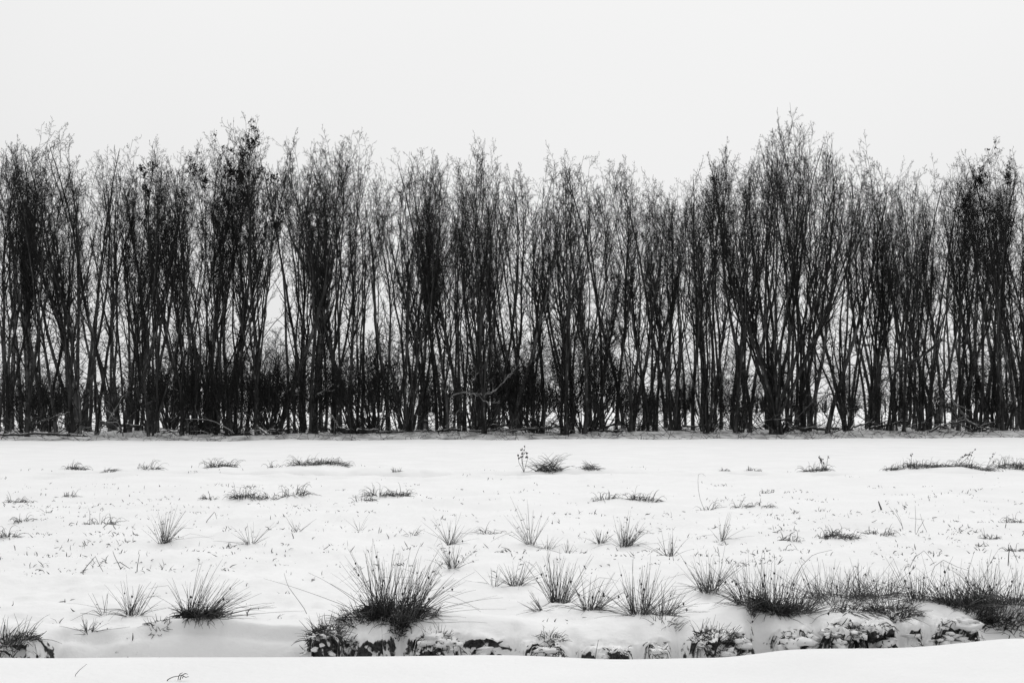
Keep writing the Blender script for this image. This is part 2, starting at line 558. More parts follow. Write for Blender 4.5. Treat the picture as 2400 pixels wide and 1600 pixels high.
def make_tree_meshes(seed, H=18.0, stems=1, spread=6.0, fork=0.0, r0=0.17, limbs=26, limb_t=(0.30, 0.97), limb_len=0.24, limb_ang=(18, 38),
                     l2=8, l3=7, l4=2, tip=0.0068, wob=0.06, low=14, low_len=1.8, leaves=0, flare=0.7, limb_trop=0.10, tprof=0.7, trunk_mat=None, wcrown=0.11, big=False, lead=0.84, rc=2.3, joined=False, skew=0.5):
    rng = np.random.default_rng(seed)
    n = 24
    trunks = []
    crown = []
    if fork > 0:                           # one bole that divides into the stems
        nb = 9
        bole = polyline(np.zeros((1, 3)) - [[0, 0, 0.25]], np.array([[rng.normal() * 0.03, rng.normal() * 0.03, 1.0]]), np.array([H * fork + 0.25]), nb, wob * 0.5, 0.05, rng)
        rb = (r0 * np.linspace(1.0, 0.80, nb) * (1 + flare * np.exp(-np.linspace(0, H * fork, nb) / 0.4)))[None, :]
        trunks.append((bole, rb))
        start = np.repeat(bole[:, -1], stems, axis=0) - [0, 0, 0.15]
        Hs = H * (1 - fork)
        rs = r0 * 0.80 * (0.9 / math.sqrt(stems) + 0.1)
        fl = 0.0
    else:
        az = np.arange(stems) * 2 * math.pi / stems + rng.random() * 6
        rad = 0.0 if stems == 1 else r0 * (0.6 + 0.18 * stems)
        start = np.stack([np.cos(az) * rad, np.sin(az) * rad, np.full(stems, -0.25)], axis=-1)
        Hs = H; rs = r0; fl = flare
    az = np.arange(stems) * 2 * math.pi / stems + rng.random() * 6 + rng.normal(size=stems) * 0.35
    if fork == 0 and stems > 1:
        az = np.arctan2(start[:, 1], start[:, 0]) + rng.normal(size=stems) * 0.3
    a = np.radians(spread) * rng.uniform(0.45, 1.15, size=stems)
    d = np.stack([np.sin(a) * np.cos(az), np.sin(a) * np.sin(az), np.cos(a)], axis=-1)
    Ls = Hs * lead * rng.uniform(0.82, 1.06, size=stems)
    Ls[0] = Hs * lead
    S = polyline(start, d, Ls, n, wob, 0.022 if not big else 0.008, rng)
    S = trim(S, H * 0.93, rc, rng, 0, 0.04, 0.14, False)
    k = rng.uniform(0.7, 1.1, size=stems) if stems > 1 else np.ones(1)
    RS = np.stack([stem_radius(n, rs * k[i], tip * 1.5, Hs, fl) for i in range(stems)])
    trunks_st = [(S[i:i + 1], RS[i:i + 1]) for i in range(stems)]
    # limbs, branches, twigs
    t0 = limb_t[0]
    if fork > 0:
        t0 = max(0.04, (limb_t[0] - fork) / (1 - fork))
    A, RA = sprout(S, RS, limbs, t0, limb_t[1], limb_ang, limb_len, 9, wcrown, limb_trop, 0.44, 0.007, rng, 0.10, None, tprof, skew)
    A = trim(A, H * 0.96, rc, rng)
    crown.append((A, RA, 4))
    B, RB = sprout(A, RA, l2, 0.12, 0.98, (26, 58), 0.42, 6, wcrown * 1.2, 0.045, 0.62, 0.0058, rng, 0.05, None, 0.45, 0.75)
    B = trim(B, H * 0.985, rc, rng, 0.0)
    B0, RB0 = sprout(S, RS, int(limbs * 0.8), max(t0, 0.35), 0.99, (25, 55), 0, 5, 0.14, 0.08, 0.30, tip, rng, 0.05, (0.5, 1.6), 0.3)
    B0 = trim(B0, H * 0.985, rc, rng, 0.0)
    crown.append((B, RB, 3)); crown.append((B0, RB0, 3))
    C1, RC1 = sprout(B, RB, l3, 0.10, 0.99, (28, 62), 0.46, 3, 0.14, 0.02, 0.7, tip * 0.85, rng, 0.03)
    C2, RC2 = sprout(B0, RB0, 4, 0.15, 0.98, (25, 50), 0.45, 3, 0.14, 0.05, 0.7, tip * 0.85, rng)
    C = np.concatenate([C1, C2]); RC = np.concatenate([RC1, RC2])
    C = trim(C, H, rc, rng, 0.05, 0.04)
    crown.append((C, RC, 3))
    if l4:
        D, RD = sprout(C, RC, l4, 0.15, 0.98, (30, 62), 0.55, 2, 0.12, 0.04, 0.8, tip * 0.7, rng)
        D = trim(D, H, rc, rng, 0.12, 0.03)
        crown.append((D, RD, 3))
    if low:                                   # dead and epicormic twigs low on the stem
        lowP, lowR = (S, RS) if fork == 0 else trunks[0]
        E, RE = sprout(lowP, lowR, low, 0.06, 0.45 if fork == 0 else 0.98, (40, 85), 0, 6, 0.16, 0.03, 0.22, tip, rng, 0, (0.5 * low_len, low_len), 0.1)
        G, RG = sprout(E, RE, 5, 0.15, 0.97, (25, 60), 0.42, 4, 0.15, 0.02, 0.75, tip * 0.85, rng)
        crown.append((E, RE, 3)); crown.append((G, RG, 3))
    out = {"trunk": [], "crown": None, "leaves": None}
    tm = trunk_mat or M_TRUNK
    groups = []
    if fork > 0:
        groups.append([tubes(trunks[0][0], trunks[0][1], 9)])
        groups.append([tubes(p, r, 6) for p, r in trunks_st])
        v, f = merge(groups[0] + groups[1])
        out["trunk"].append(mesh_np("trunk", v, f, tm, True))
    else:
        for p, r in trunks_st:
            v, f = tubes(p, r, 7)
            out["trunk"].append(mesh_np("trunk", v, [f], tm, True))
    v, f = merge([tubes(p, r, kk) for p, r, kk in (crown if joined else crown[:3])])
    out["crown"] = mesh_np("crown", v, f, M_BRANCH, False)
    v, f = merge([tubes(p, r, kk) for p, r, kk in crown[3:]])
    out["twigs"] = None if joined else mesh_np("twigs", v, f, M_BRANCH, False)
    tops = np.concatenate([p[:, -1] for p, r, kk in crown])
    out["top"] = np.percentile(tops[:, 2], 99.9)
    top = tops[tops[:, 2] > out["top"] - 1.2]
    out["topxy"] = top[:, :2].mean(0)
    out["ntri"] = sum(len(x) for x in f) * 2
    if leaves:
        # withered leaf clusters hanging on near the tips
        pool = C[(C[:, -1, 2] > H * 0.55)]
        w = (pool[:, -1, 2] / H) ** 1.5
        idx = rng.choice(len(pool), size=leaves, p=w / w.sum())
        hubs = pool[rng.choice(len(pool), size=14, p=w / w.sum()), -1]
        near = np.linalg.norm(pool[:, None, -1] - hubs[None], axis=2).min(1)
        pw = w * np.exp(-(near / 0.7) ** 2) + 1e-9
        idx = rng.choice(len(pool), size=leaves, p=pw / pw.sum())
        cen = pool[idx, -1]
        m = 9
        c = np.repeat(cen, m, axis=0) + rng.normal(size=(leaves * m, 3)) * 0.085
        sz = rng.uniform(0.045, 0.10, size=(len(c), 1))
        u = unit(rng.normal(size=(len(c), 3))); vv = unit(np.cross(u, rng.normal(size=(len(c), 3))))
        quad = np.stack([c - u * sz, c + vv * sz * 0.55, c + u * sz, c - vv * sz * 0.55], axis=1).reshape(-1, 3)
        out["leaves"] = mesh_np("leaf_cluster", quad, [np.arange(len(quad)).reshape(-1, 4)], M_LEAF)
    return out

def make_shrub_meshes(seed, H=5.0, stems=20, spread=26, r0=0.035, tip=0.0055, l1=7, l2=6, l3=5):
    rng = np.random.default_rng(seed)
    az = rng.random(stems) * 6.283
    rad = 0.45 * np.sqrt(rng.random(stems))
    st = np.stack([np.cos(az) * rad, np.sin(az) * rad, np.full(stems, -0.15)], axis=-1)
    a = np.radians(spread) * np.clip(rng.normal(0.6, 0.45, size=stems), 0.05, 1.7)
    az2 = az + rng.normal(size=stems) * 0.5
    d = np.stack([np.sin(a) * np.cos(az2), np.sin(a) * np.sin(az2), np.cos(a)], axis=-1)
    S = polyline(st, d, H * rng.uniform(0.55, 1.05, size=stems), 10, 0.10, 0.02, rng)
    RS = np.stack([stem_radius(10, r0 * k, tip, H, 0.4) for k in rng.uniform(0.5, 1.3, size=stems)])
    A, RA = sprout(S, RS, l1, 0.40, 0.98, (20, 45), 0.42, 6, 0.13, 0.04, 0.6, tip, rng)
    B, RB = sprout(A, RA, l2, 0.1, 0.98, (25, 60), 0.5, 5, 0.15, 0.02, 0.7, tip, rng)
    C, RC = sprout(B, RB, l3, 0.1, 0.99, (25, 60), 0.6, 2, 0.15, 0.01, 0.8, tip * 0.9, rng)
    v, f = tubes(S, RS, 5)
    out = {"trunk": [mesh_np("stems", v, [f], M_TRUNK, True)], "leaves": None}
    v, f = merge([tubes(A, RA, 3), tubes(B, RB, 3), tubes(C, RC, 3)])
    out["crown"] = mesh_np("twigs", v, f, M_BRANCH)
    out["top"] = np.percentile(C[:, -1, 2], 99.5)
    out["topxy"] = np.zeros(2)
    out["ntri"] = sum(len(x) for x in f) * 2
    return out

def place_tree(name, K, x, y, top_px=None, height=None, rz=0.0, wx=1.0, lean=(0.0, 0.0), label=None, cat="tree", group=None, pname="trunk", cname="crown", trunk_mesh_mat=None):
    z = hgt(x, y).item() - 0.03
    if height is None:
        ztop = EYE + (HOR - top_px) / FP * y
        height = ztop - z
    s = height / K["top"]
    o = empty(name, (x, y, z))
    o.rotation_euler = (lean[1], lean[0], rz)
    o.rotation_mode = 'XYZ'
    o.scale = (s * wx, s * wx, s)
    for me in K["trunk"]:
        link(pname, me, o)
    cr = link(cname, K["crown"], o)
    if K.get("twigs"):
        stuff_part("twigs", K["twigs"], cr)
    if K["leaves"]:
        link("leaf_cluster", K["leaves"], o)
    tag(o, label, cat, group)
    return o

# ------------------------------------------------------------------ tuft table (photograph pixels of the foot)
# kind, px, py, height px, fan degrees, blades, lean (+ right), mound, label
TUFTS = [
 ("rush", 385, 1271, 92, 27, 62, 0.12, 0, "medium rush tuft standing alone in the middle distance on the left half"),
 ("rush", 588, 1273, 58, 40, 26, 0.05, 0, "thin sparse rush tuft with a few wide spread stems beside the medium lone tuft"),
 ("rush", 697, 1249, 52, 30, 12, 0.15, 0, "handful of faint rush stems behind the sparse tuft on the left half"),
 ("rush", 311, 1441, 98, 36, 58, 0.16, 0.04, "loose rush tuft of thin stems just behind the windswept tuft"),
 ("rush", 466, 1468, 142, 38, 180, 0.50, 0.05, "large windswept rush tuft leaning right with a black foot, left foreground"),
 ("rush", 245, 1440, 75, 50, 9, -0.45, 0, "few stray rush stems leaning left from the loose tuft"),
 ("rush", 207, 1477, 42, 40, 34, 0.0, 0, "short stubby rush tuft in front of the loose tuft, near the left edge"),
 ("leafy", 18, 1516, 72, 48, 120, 0.1, 0.05, "dense leafy tuft cut off by the left edge at the ditch"),
 ("rush", 926, 1468, 156, 27, 340, 0.06, 0.06, "largest darkest rush tuft, a dense upright fan above the ditch bank"),
 ("leafy", 845, 1461, 55, 60, 90, -0.35, 0.03, "sprawling leafy skirt at the left foot of the largest rush tuft"),
 ("leafy", 985, 1462, 45, 60, 70, 0.3, 0.02, "sprawling leafy skirt at the right foot of the largest rush tuft"),
 ("leafy", 770, 1500, 50, 55, 130, 0.1, 0.05, "dark ragged grass clump on the ditch bank left of the largest rush tuft"),
 ("rush", 1059, 1330, 66, 36, 46, 0.12, 0.02, "light rush tuft up the field behind the largest tuft"),
 ("rush", 1057, 1276, 76, 32, 38, 0.3, 0, "slim right-leaning rush tuft farther up behind the light tuft"),
 ("rush", 1159, 1372, 62, 36, 16, 0.2, 0, "very sparse rush tuft left of the centre trio"),
 ("rush", 1210, 1372, 82, 32, 52, 0.1, 0.02, "small upright rush tuft just left of the centre trio and behind it"),
 ("rush", 1310, 1412, 128, 24, 110, 0.05, 0.05, "tall upright rush tuft, first of the centre trio on the snow mound"),
 ("rush", 1385, 1428, 92, 36, 90, 0.30, 0.05, "right-leaning rush tuft, second of the centre trio on the snow mound"),
 ("rush", 1265, 1430, 62, 40, 26, -0.62, 0, "flat fan of rush stems leaning left out of the centre trio"),
 ("rush", 1500, 1438, 118, 38, 140, 0.06, 0.06, "wide fan-shaped rush tuft, third of the centre trio on the snow mound"),
 ("rush", 1560, 1440, 85, 34, 60, 0.45, 0.02, "rush stems sweeping right beside the third tuft of the centre trio"),
 ("rush", 1466, 1280, 74, 26, 80, 0.06, 0.02, "compact dark rush tuft in the middle distance right of centre"),
 ("rush", 1244, 1276, 104, 15, 30, 0.0, 0, "narrow tall rush tuft in the middle distance near the centre"),
 ("rush", 1406, 1276, 52, 34, 34, 0.05, 0, "small pale rush tuft touching the compact dark one"),
 ("rush", 1569, 1302, 66, 32, 32, -0.15, 0, "small left-leaning rush tuft beyond the wide fan tuft"),
 ("rush", 1285, 1280, 44, 38, 22, 0.2, 0, "low scatter of rush stems right of the narrow tall tuft"),
 ("rush", 1330, 1285, 40, 45, 18, 0.3, 0, "low thin rush stems between the narrow tall tuft and the small pale one"),
 ("rush", 844, 1243, 48, 18, 8, -0.1, 0, "few lone upright rush stems high above the largest tuft"),
 ("rush", 965, 1254, 44, 36, 14, 0.4, 0, "few right-leaning rush stems behind the light tuft"),
 ("rush", 1664, 1388, 106, 30, 100, 0.08, 0.04, "upright rush tuft between the centre trio and the long thicket"),
 ("rush", 1692, 1269, 72, 24, 26, 0.12, 0, "thin pale rush tuft in the middle distance on the right half"),
 ("rush", 1752, 1440, 112, 26, 100, -0.32, 0.06, "left-leaning rush tuft on the big right-hand mound"),
 ("rush", 1815, 1447, 128, 36, 220, 0.22, 0.06, "big spreading rush tuft with black foot on the right-hand mound"),
 ("rush", 1880, 1450, 95, 30, 110, 0.62, 0.02, "rush stems sweeping low to the right from the big spreading tuft"),
 ("rush", 1968, 1402, 104, 38, 230, 0.16, 0.02, "dense crossed rush thicket right behind the big spreading tuft"),
 ("rush", 2050, 1402, 92, 42, 190, -0.05, 0.04, "middle of the long dark rush thicket with crossing stems"),
 ("rush", 2150, 1413, 92, 44, 110, 0.05, 0.04, "looser right end of the long dark rush thicket"),
 ("rush", 2229, 1428, 108, 42, 120, -0.05, 0.03, "open crossed rush tuft just right of the long thicket"),
 ("rush", 2290, 1424, 100, 40, 120, 0.1, 0.03, "crossed rush tuft second from the right edge"),
 ("rush", 2362, 1424, 118, 38, 240, 0.05, 0.05, "dense dark rush thicket cut off by the right edge"),
 ("arch", 2000, 1470, 62, 62, 90, 0.55, 0.02, "flattened rush stems arching right over the snow before the long thicket"),
 ("leafy", 2092, 1478, 62, 46, 100, 0.1, 0.05, "bristly grass clump at the ditch below the long thicket"),
 ("leafy", 2268, 1472, 60, 50, 150, 0.0, 0.06, "black matted grass clump on the bank below the right thickets"),
 ("leafy", 2325, 1480, 55, 50, 110, 0.15, 0.04, "matted grass clump nearest the right edge on the bank"),
 ("leafy", 1674, 1494, 46, 45, 90, 0.45, 0.04, "short grass clump leaning right over the bare ditch bank"),
 ("leafy", 1560, 1468, 46, 45, 26, 0.2, 0, "thin broken grass stems on the bank below the centre trio"),
 ("leafy", 1020, 1500, 26, 55, 60, 0.1, 0.02, "low ragged grass on the bare bank below the largest tuft"),
 ("leafy", 1290, 1492, 28, 55, 46, 0.2, 0.02, "low ragged grass on the bare bank below the centre trio"),
 ("leafy", 372, 1468, 20, 65, 46, -0.1, 0, "curled dead leaves in the snow left of the windswept tuft"),
 # tussocks farther up
 ("arch", 240, 1229, 34, 55, 60, 0.1, 0.02, "small arching grass tussock left of the medium lone rush tuft"),
 ("arch", 56, 1222, 26, 60, 34, 0.1, 0.02, "flat pale grass tussock near the left edge in the middle distance"),
 ("arch", 22, 1258, 30, 60, 44, 0.2, 0.02, "low dark grass patch at the left edge in the middle distance"),
 ("arch", 577, 1166, 28, 60, 90, 0.1, 0.05, "darkest grass hump in the second row of tussocks, left half"),
 ("arch", 159, 1164, 20, 60, 36, 0.1, 0.03, "small grass hump at the left of the second row of tussocks"),
 ("arch", 41, 1176, 20, 60, 40, 0.1, 0.03, "grass hump nearest the left edge in the second row of tussocks"),
 ("arch", 492, 1172, 18, 60, 30, 0, 0.03, "small grass hump just left of the darkest one"),
 ("arch", 632, 1168, 20, 55, 26, 0.1, 0.03, "small grass hump just right of the darkest one"),
 ("arch", 690, 1172, 32, 60, 56, 0.15, 0.04, "wide pale grass hump with a tall arched blade, second row of tussocks"),
 ("arch", 850, 1174, 20, 60, 44, 0, 0.04, "dark low grass hump, first of three above the largest rush tuft"),
 ("arch", 886, 1164, 30, 60, 56, 0, 0.04, "pale grass hump, second of three above the largest rush tuft"),
 ("arch", 938, 1162, 24, 60, 60, 0, 0.04, "dark round grass hump, third of three above the largest rush tuft"),
 ("arch", 1416, 1170, 24, 60, 44, 0.1, 0.03, "pale grass hump in the second row, just right of centre"),
 ("arch", 1507, 1173, 30, 60, 60, 0.1, 0.03, "pale round grass hump in the second row above the compact rush tuft"),
 ("arch", 1660, 1195, 22, 60, 40, 0.1, 0.02, "grass tussock at the foot of the tall hooked stem"),
 ("arch", 1740, 1189, 20, 60, 44, 0.2, 0.03, "dark streaky grass hump right of the tall hooked stem"),
 ("arch", 1790, 1188, 20, 60, 36, 0.2, 0.03, "pale streaky grass hump farther right of the tall hooked stem"),
 ("arch", 1795, 1156, 14, 60, 26, 0.2, 0.02, "small dark grass hump behind the streaky humps"),
 ("arch", 1965, 1262, 26, 66, 130, 0.1, 0.05, "dark bumpy row of matted grass above the long rush thicket"),
 ("arch", 1855, 1266, 24, 60, 46, 0.1, 0.04, "small matted grass hump left of the dark bumpy row"),
 ("arch", 2062, 1252, 28, 62, 70, 0.1, 0.04, "ragged grass hump right of the dark bumpy row"),
 ("arch", 1840, 1292, 20, 62, 30, 0.2, 0.03, "small ragged grass patch below the matted hump on the right half"),
 ("arch", 1148, 1250, 30, 62, 34, 0.2, 0.03, "ragged drooping grass tussock left of the narrow tall rush tuft"),
 ("arch", 1190, 1296, 26, 45, 16, -0.4, 0, "short dark bent stems below the ragged drooping tussock"),
 ("arch", 2384, 1224, 26, 55, 60, 0, 0.03, "dark grass tussock at the right edge in the middle distance"),
 ("arch", 2320, 1262, 22, 60, 50, 0, 0.03, "grass tussock near the right edge below the edge tussock"),
 ("arch", 2380, 1290, 20, 60, 50, 0, 0.03, "low grass tussock at the right edge above the dense thicket"),
 # first row, on the far shallow ditch
 ("arch", 518, 1106, 26, 60, 100, 0.25, 0.06, "arching dry grass tussock in the far row, left one of a pair of big ones"),
 ("arch", 712, 1106, 28, 62, 80, 0.1, 0.08, "rounded pale arching tussock in the far row"),
 ("arch", 778, 1106, 20, 62, 130, 0.1, 0.08, "dense dark tussock in the far row beside the rounded pale one"),
 ("arch", 346, 1110, 24, 55, 50, 0.1, 0.05, "small grass tussock in the far row on the left"),
 ("arch", 177, 1107, 20, 55, 60, 0.2, 0.05, "faint spread grass tussock in the far row near the left edge"),
 ("arch", 255, 1116, 12, 60, 46, 0.2, 0.04, "very low dark tussock between the two left ones in the far row"),
 ("arch", 645, 1106, 20, 50, 24, 0.3, 0.03, "wispy grass tussock left of the rounded pale one in the far row"),
 ("heap", 1285, 1113, 23, 75, 115, -0.1, 0.10, "dark heap of broken reeds beside the dry seed stalk in the far row"),
 ("heap", 1385, 1115, 12, 78, 60, 0.1, 0.04, "low string of dead stems right of the dark reed heap"),
 ("leafy", 930, 1115, 12, 50, 40, 0.1, 0.03, "short dark grass stubble alone in the middle of the far row"),
 ("arch", 1915, 1110, 22, 60, 90, 0.1, 0.06, "dotted grass tussock with thin seed stems in the far row"),
 ("arch", 1697, 1111, 10, 60, 24, 0.1, 0.03, "tiny dark tussock alone in the far row on the right half"),
 ("arch", 1765, 1111, 14, 55, 30, 0.1, 0.03, "tiny thin tussock left of the dotted one in the far row"),
 ("arch", 2090, 1110, 14, 62, 60, 0.1, 0.05, "pale low start of the long grass strip in the far row"),
 ("arch", 2150, 1109, 20, 60, 150, 0.1, 0.07, "darkest stretch of the long grass strip in the far row"),
 ("arch", 2215, 1109, 20, 58, 120, 0.25, 0.06, "middle stretch of the long grass strip in the far row"),
 ("arch", 2280, 1109, 28, 48, 120, 0.35, 0.06, "right-leaning stretch of the long grass strip in the far row"),
 ("arch", 2388, 1104, 34, 50, 150, 0.2, 0.08, "tall grass tussock cut off by the right edge in the far row"),
]
for (kind, px, py, hp, fan, nb, lean, mnd, lab) in TUFTS:
    if mnd > 0:
        x, d = ground_at(px, py)
        if py < 1120:
            d = min(max(d + 1.6, 36.5), 38.0); mnd *= 0.45; x = px_to_x(px, d)
        MOUNDS.append((x, d + 0.05 * d / 10, mnd * (0.5 + 0.03 * d), 0.22 + 0.012 * d))
# bare snow mounds of the foreground bank
for px, py, a, sg in [(1310, 1440, 0.07, 0.34), (1520, 1452, 0.06, 0.34), (1640, 1430, 0.06, 0.40), (1745, 1462, 0.08, 0.30), (2130, 1435, 0.10, 0.30),
                      (1130, 1470, 0.05, 0.35), (1900, 1475, 0.05, 0.30), (2200, 1470, 0.06, 0.30), (620, 1470, 0.03, 0.4), (1010, 1440, 0.05, 0.3)]:
    x, d = ground_at(px, py)
    MOUNDS.append((x, d, a, sg))

build_ground()

# ------------------------------------------------------------------ trees
def src(v):
    return v * 2400.0 / 2352.0

KINDS = {}
# slender plantation trees
for i in range(4):
    KINDS["slim%d" % i] = make_tree_meshes(100 + i, 18, 1, 2.5, 0, 0.105 + 0.02 * (i % 2), limbs=42, limb_t=(0.26, 0.99), limb_len=0.30, limb_ang=(18, 48), l2=6, l3=6, l4=3, low=14, wob=0.05, tprof=0.15,
                                           trunk_mat=M_TRUNK_GREY if i % 2 else M_TRUNK, wcrown=0.13, rc=2.1)
# thin poles of the inner rows with small light crowns
for i in range(4):
    KINDS["pole%d" % i] = make_tree_meshes(150 + i, 18, 1 + (i == 3), 2.5 + 3 * (i == 3), 0.3 * (i == 3), 0.08 + 0.02 * (i % 2), limbs=16 - 6 * (i == 3), limb_t=(0.35, 0.99), limb_len=0.19, limb_ang=(14, 34), l2=6, l3=5, l4=2, low=10, wob=0.05, tprof=0.2,
                                           trunk_mat=M_TRUNK_GREY, wcrown=0.13, rc=1.5, joined=True)
# tall trees that divide in three to five wavy leaders
for i in range(5):
    KINDS["fork%d" % i] = make_tree_meshes(200 + i, 18, (3, 4, 3, 5, 4)[i], 10 + 1.5 * i, 0.15 + 0.09 * (i % 3), 0.125 + 0.02 * (i % 2), limbs=(20, 15, 20, 13, 15)[i], limb_t=(0.30, 0.99), limb_len=0.42, limb_ang=(20, 50),
                                           l2=6, l3=6, l4=3, low=9, wob=0.06, tprof=0.15, wcrown=0.13, rc=2.8 + 0.15 * i)
# coppice: several stems from the ground
for i in range(3):
    KINDS["coppice%d" % i] = make_tree_meshes(300 + i, 17, 4 + i, 11 + 2 * i, 0, 0.065, limbs=14 - 2 * i, limb_t=(0.26, 0.99), limb_len=0.33, limb_ang=(20, 48), l2=6, l3=6, l4=3, low=6, wob=0.06, flare=0.5, tprof=0.15, wcrown=0.13, rc=2.7)
# trees with withered leaf clusters
for i in range(2):
    KINDS["leafy%d" % i] = make_tree_meshes(400 + i, 18.5, 4, 12, 0.14, 0.13, limbs=16, limb_t=(0.26, 0.99), limb_len=0.38, limb_ang=(20, 50), l2=6, l3=6, l4=3, low=8, wob=0.06, leaves=120, tprof=0.15, wcrown=0.13, rc=2.9)
# the big willow-like fan
KINDS["willow0"] = make_tree_meshes(503, 19, 11, 24, 0.05, 0.32, limbs=18, limb_t=(0.18, 0.99), limb_len=0.36, limb_ang=(10, 32), l2=7, l3=5, l4=2, low=8, wob=0.035, wcrown=0.08, big=True, limb_trop=0.06, tprof=0.2, lead=1.0, rc=5.0, skew=0.6)
KINDS["willow1"] = make_tree_meshes(501, 19, 5, 14, 0.12, 0.19, limbs=15, limb_t=(0.25, 0.99), limb_len=0.32, limb_ang=(12, 36), l2=7, l3=5, l4=2, low=8, wob=0.035, wcrown=0.09, big=True, limb_trop=0.06, tprof=0.2, rc=3.2, skew=0.6)
for i in range(3):
    KINDS["shrub%d" % i] = make_shrub_meshes(600 + i, 5.0, 18 + 3 * i, 26 + 5 * i)
print("TREE TRIS", {k: v["ntri"] for k, v in KINDS.items()}, sum(v["ntri"] for v in KINDS.values()))

# front edge of the belt: foot x, foot y, top x, top y (all in 2352-wide reading), kind, width
FRONT = [
 (-45, 1000, -40, 325, "fork1", 1.0, "bare tree half outside the left edge of the belt"),
 (14, 996, 18, 322, "slim0", 1.0, "slender bare tree at the very left edge of the belt"),
 (62, 998, 62, 318, "fork2", 0.95, "bare tree with a low pale Y fork near the left edge"),
 (165, 990, 150, 295, "fork0", 1.15, "bare tree with a round full crown and thick straight trunk, left end of belt"),
 (178, 991, 195, 299, "slim1", 1.1, "straight thick trunk standing tight against the round-crowned tree"),
 (222, 992, 222, 330, "slim2", 0.9, "dark straight slender tree between the round crown and the bushy stools on the left"),
 (283, 996, 286, 306, "coppice0", 0.9, "several-stemmed bare tree just left of the leftmost black bushy stool"),
 (345, 998, 330, 318, "coppice1", 0.85, "bare multi-stemmed tree rising from the leftmost black bushy stool"),
 (418, 996, 392, 322, "leafy0", 0.9, "left-leaning tree with withered leaves on its outer twigs"),
 (470, 994, 465, 298, "leafy1", 0.95, "dark trunk with a swollen knot and withered leaf clusters in its crown"),
 (540, 996, 522, 272, "leafy0", 0.95, "tall tree whose top carries the darkest withered leaf clusters"),
 (592, 997, 582, 268, "fork3", 1.0, "tallest bare tree of the left half with a broad fine crown"),
 (640, 990, 655, 286, "slim3", 0.95, "slim bare tree right of the tallest left-half tree, beside the bright sky slit"),
 (715, 996, 722, 302, "fork2", 0.95, "bare forked tree with a domed crown left of the skyline dip"),
 (765, 996, 800, 300, "fork4", 0.95, "bare crooked-footed tree leaning right, last tall crown before the skyline dip"),
 (812, 994, 842, 330, "slim1", 0.9, "slim right-leaning bare tree at the edge of the skyline dip"),
 (888, 990, 904, 392, "slim2", 0.8, "short slender tree standing in the skyline dip left of centre"),
 (940, 1000, 955, 342, "coppice2", 0.9, "spreading many-stemmed tree rising from the thicket left of centre"),
 (1003, 992, 1020, 336, "slim0", 0.9, "narrow pointed bare tree right of the spreading many-stemmed one"),
 (1066, 997, 1075, 322, "fork0", 0.85, "bare tree with leaning grey foot next to the pale broken limb"),
 (1112, 996, 1125, 318, "willow1", 0.8, "tall fan-crowned bare tree near the centre of the belt"),
 (1172, 992, 1182, 336, "slim3", 0.95, "slender bare tree right of the central fan-crowned tree"),
 (1244, 997, 1228, 366, "slim1", 1.0, "dark straight tree with a widely flared pale foot near the centre"),
 (1300, 998, 1302, 350, "fork1", 0.85, "bare tree with shaggy twig-covered trunk just right of centre"),
 (1342, 996, 1360, 362, "fork4", 1.05, "thick tree with a black bushy V fork right of centre"),
 (1415, 990, 1415, 357, "slim0", 0.95, "slender pointed tree behind the thick V-forked tree"),
 (1448, 998, 1462, 372, "fork3", 0.8, "bare tree with shaggy twisted trunk between the V fork and the stools"),
 (1502, 992, 1515, 398, "slim2", 0.85, "short slender tree in the second skyline dip right of centre"),
 (1545, 998, 1575, 410, "coppice2", 0.8, "stool of thick fanning stems, lower left neighbour of the big willow"),
 (1622, 998, 1632, 358, "coppice1", 0.85, "fanning coppice tree with a narrow foot left of the big willow"),
 (1690, 996, 1680, 320, "fork2", 0.85, "left-leaning bare tree directly left of the big willow"),
 (1782, 998, 1805, 264, "willow0", 1.0, "biggest tallest tree, a willow-like fan of long limbs"),
 (1845, 994, 1855, 280, "willow1", 0.85, "stout straight trunk rising inside the right half of the big willow fan"),
 (1900, 990, 1905, 296, "slim3", 0.9, "slim grey tree just right of the big willow"),
 (1945, 997, 1965, 330, "coppice0", 0.95, "black-footed coppice tree right of the big willow"),
 (2018, 994, 2032, 378, "slim1", 0.95, "dark slender tree in the dip right of the big willow"),
 (2076, 994, 2078, 374, "fork0", 0.8, "bare tree with a grey flared foot, second from the dip right of the willow"),
 (2135, 994, 2150, 356, "fork3", 0.85, "bare tree with domed fine crown on the right of the belt"),
 (2200, 992, 2213, 342, "slim0", 0.95, "slender tree left of the leafy-topped tree at the right end"),
 (2252, 994, 2256, 345, "slim2", 0.9, "thin dark tree squeezed beside the leafy-topped tree at the right end"),
 (2303, 1000, 2280, 320, "leafy1", 0.9, "dark-footed tree with withered leaves in its crown near the right edge"),
 (2348, 994, 2342, 346, "fork1", 0.85, "bare tree cut off by the right edge of the belt"),
 (2410, 996, 2400, 340, "fork2", 0.9, "bare tree half outside the right edge of the belt"),
]
sky_x, sky_y = [], []
used = 0
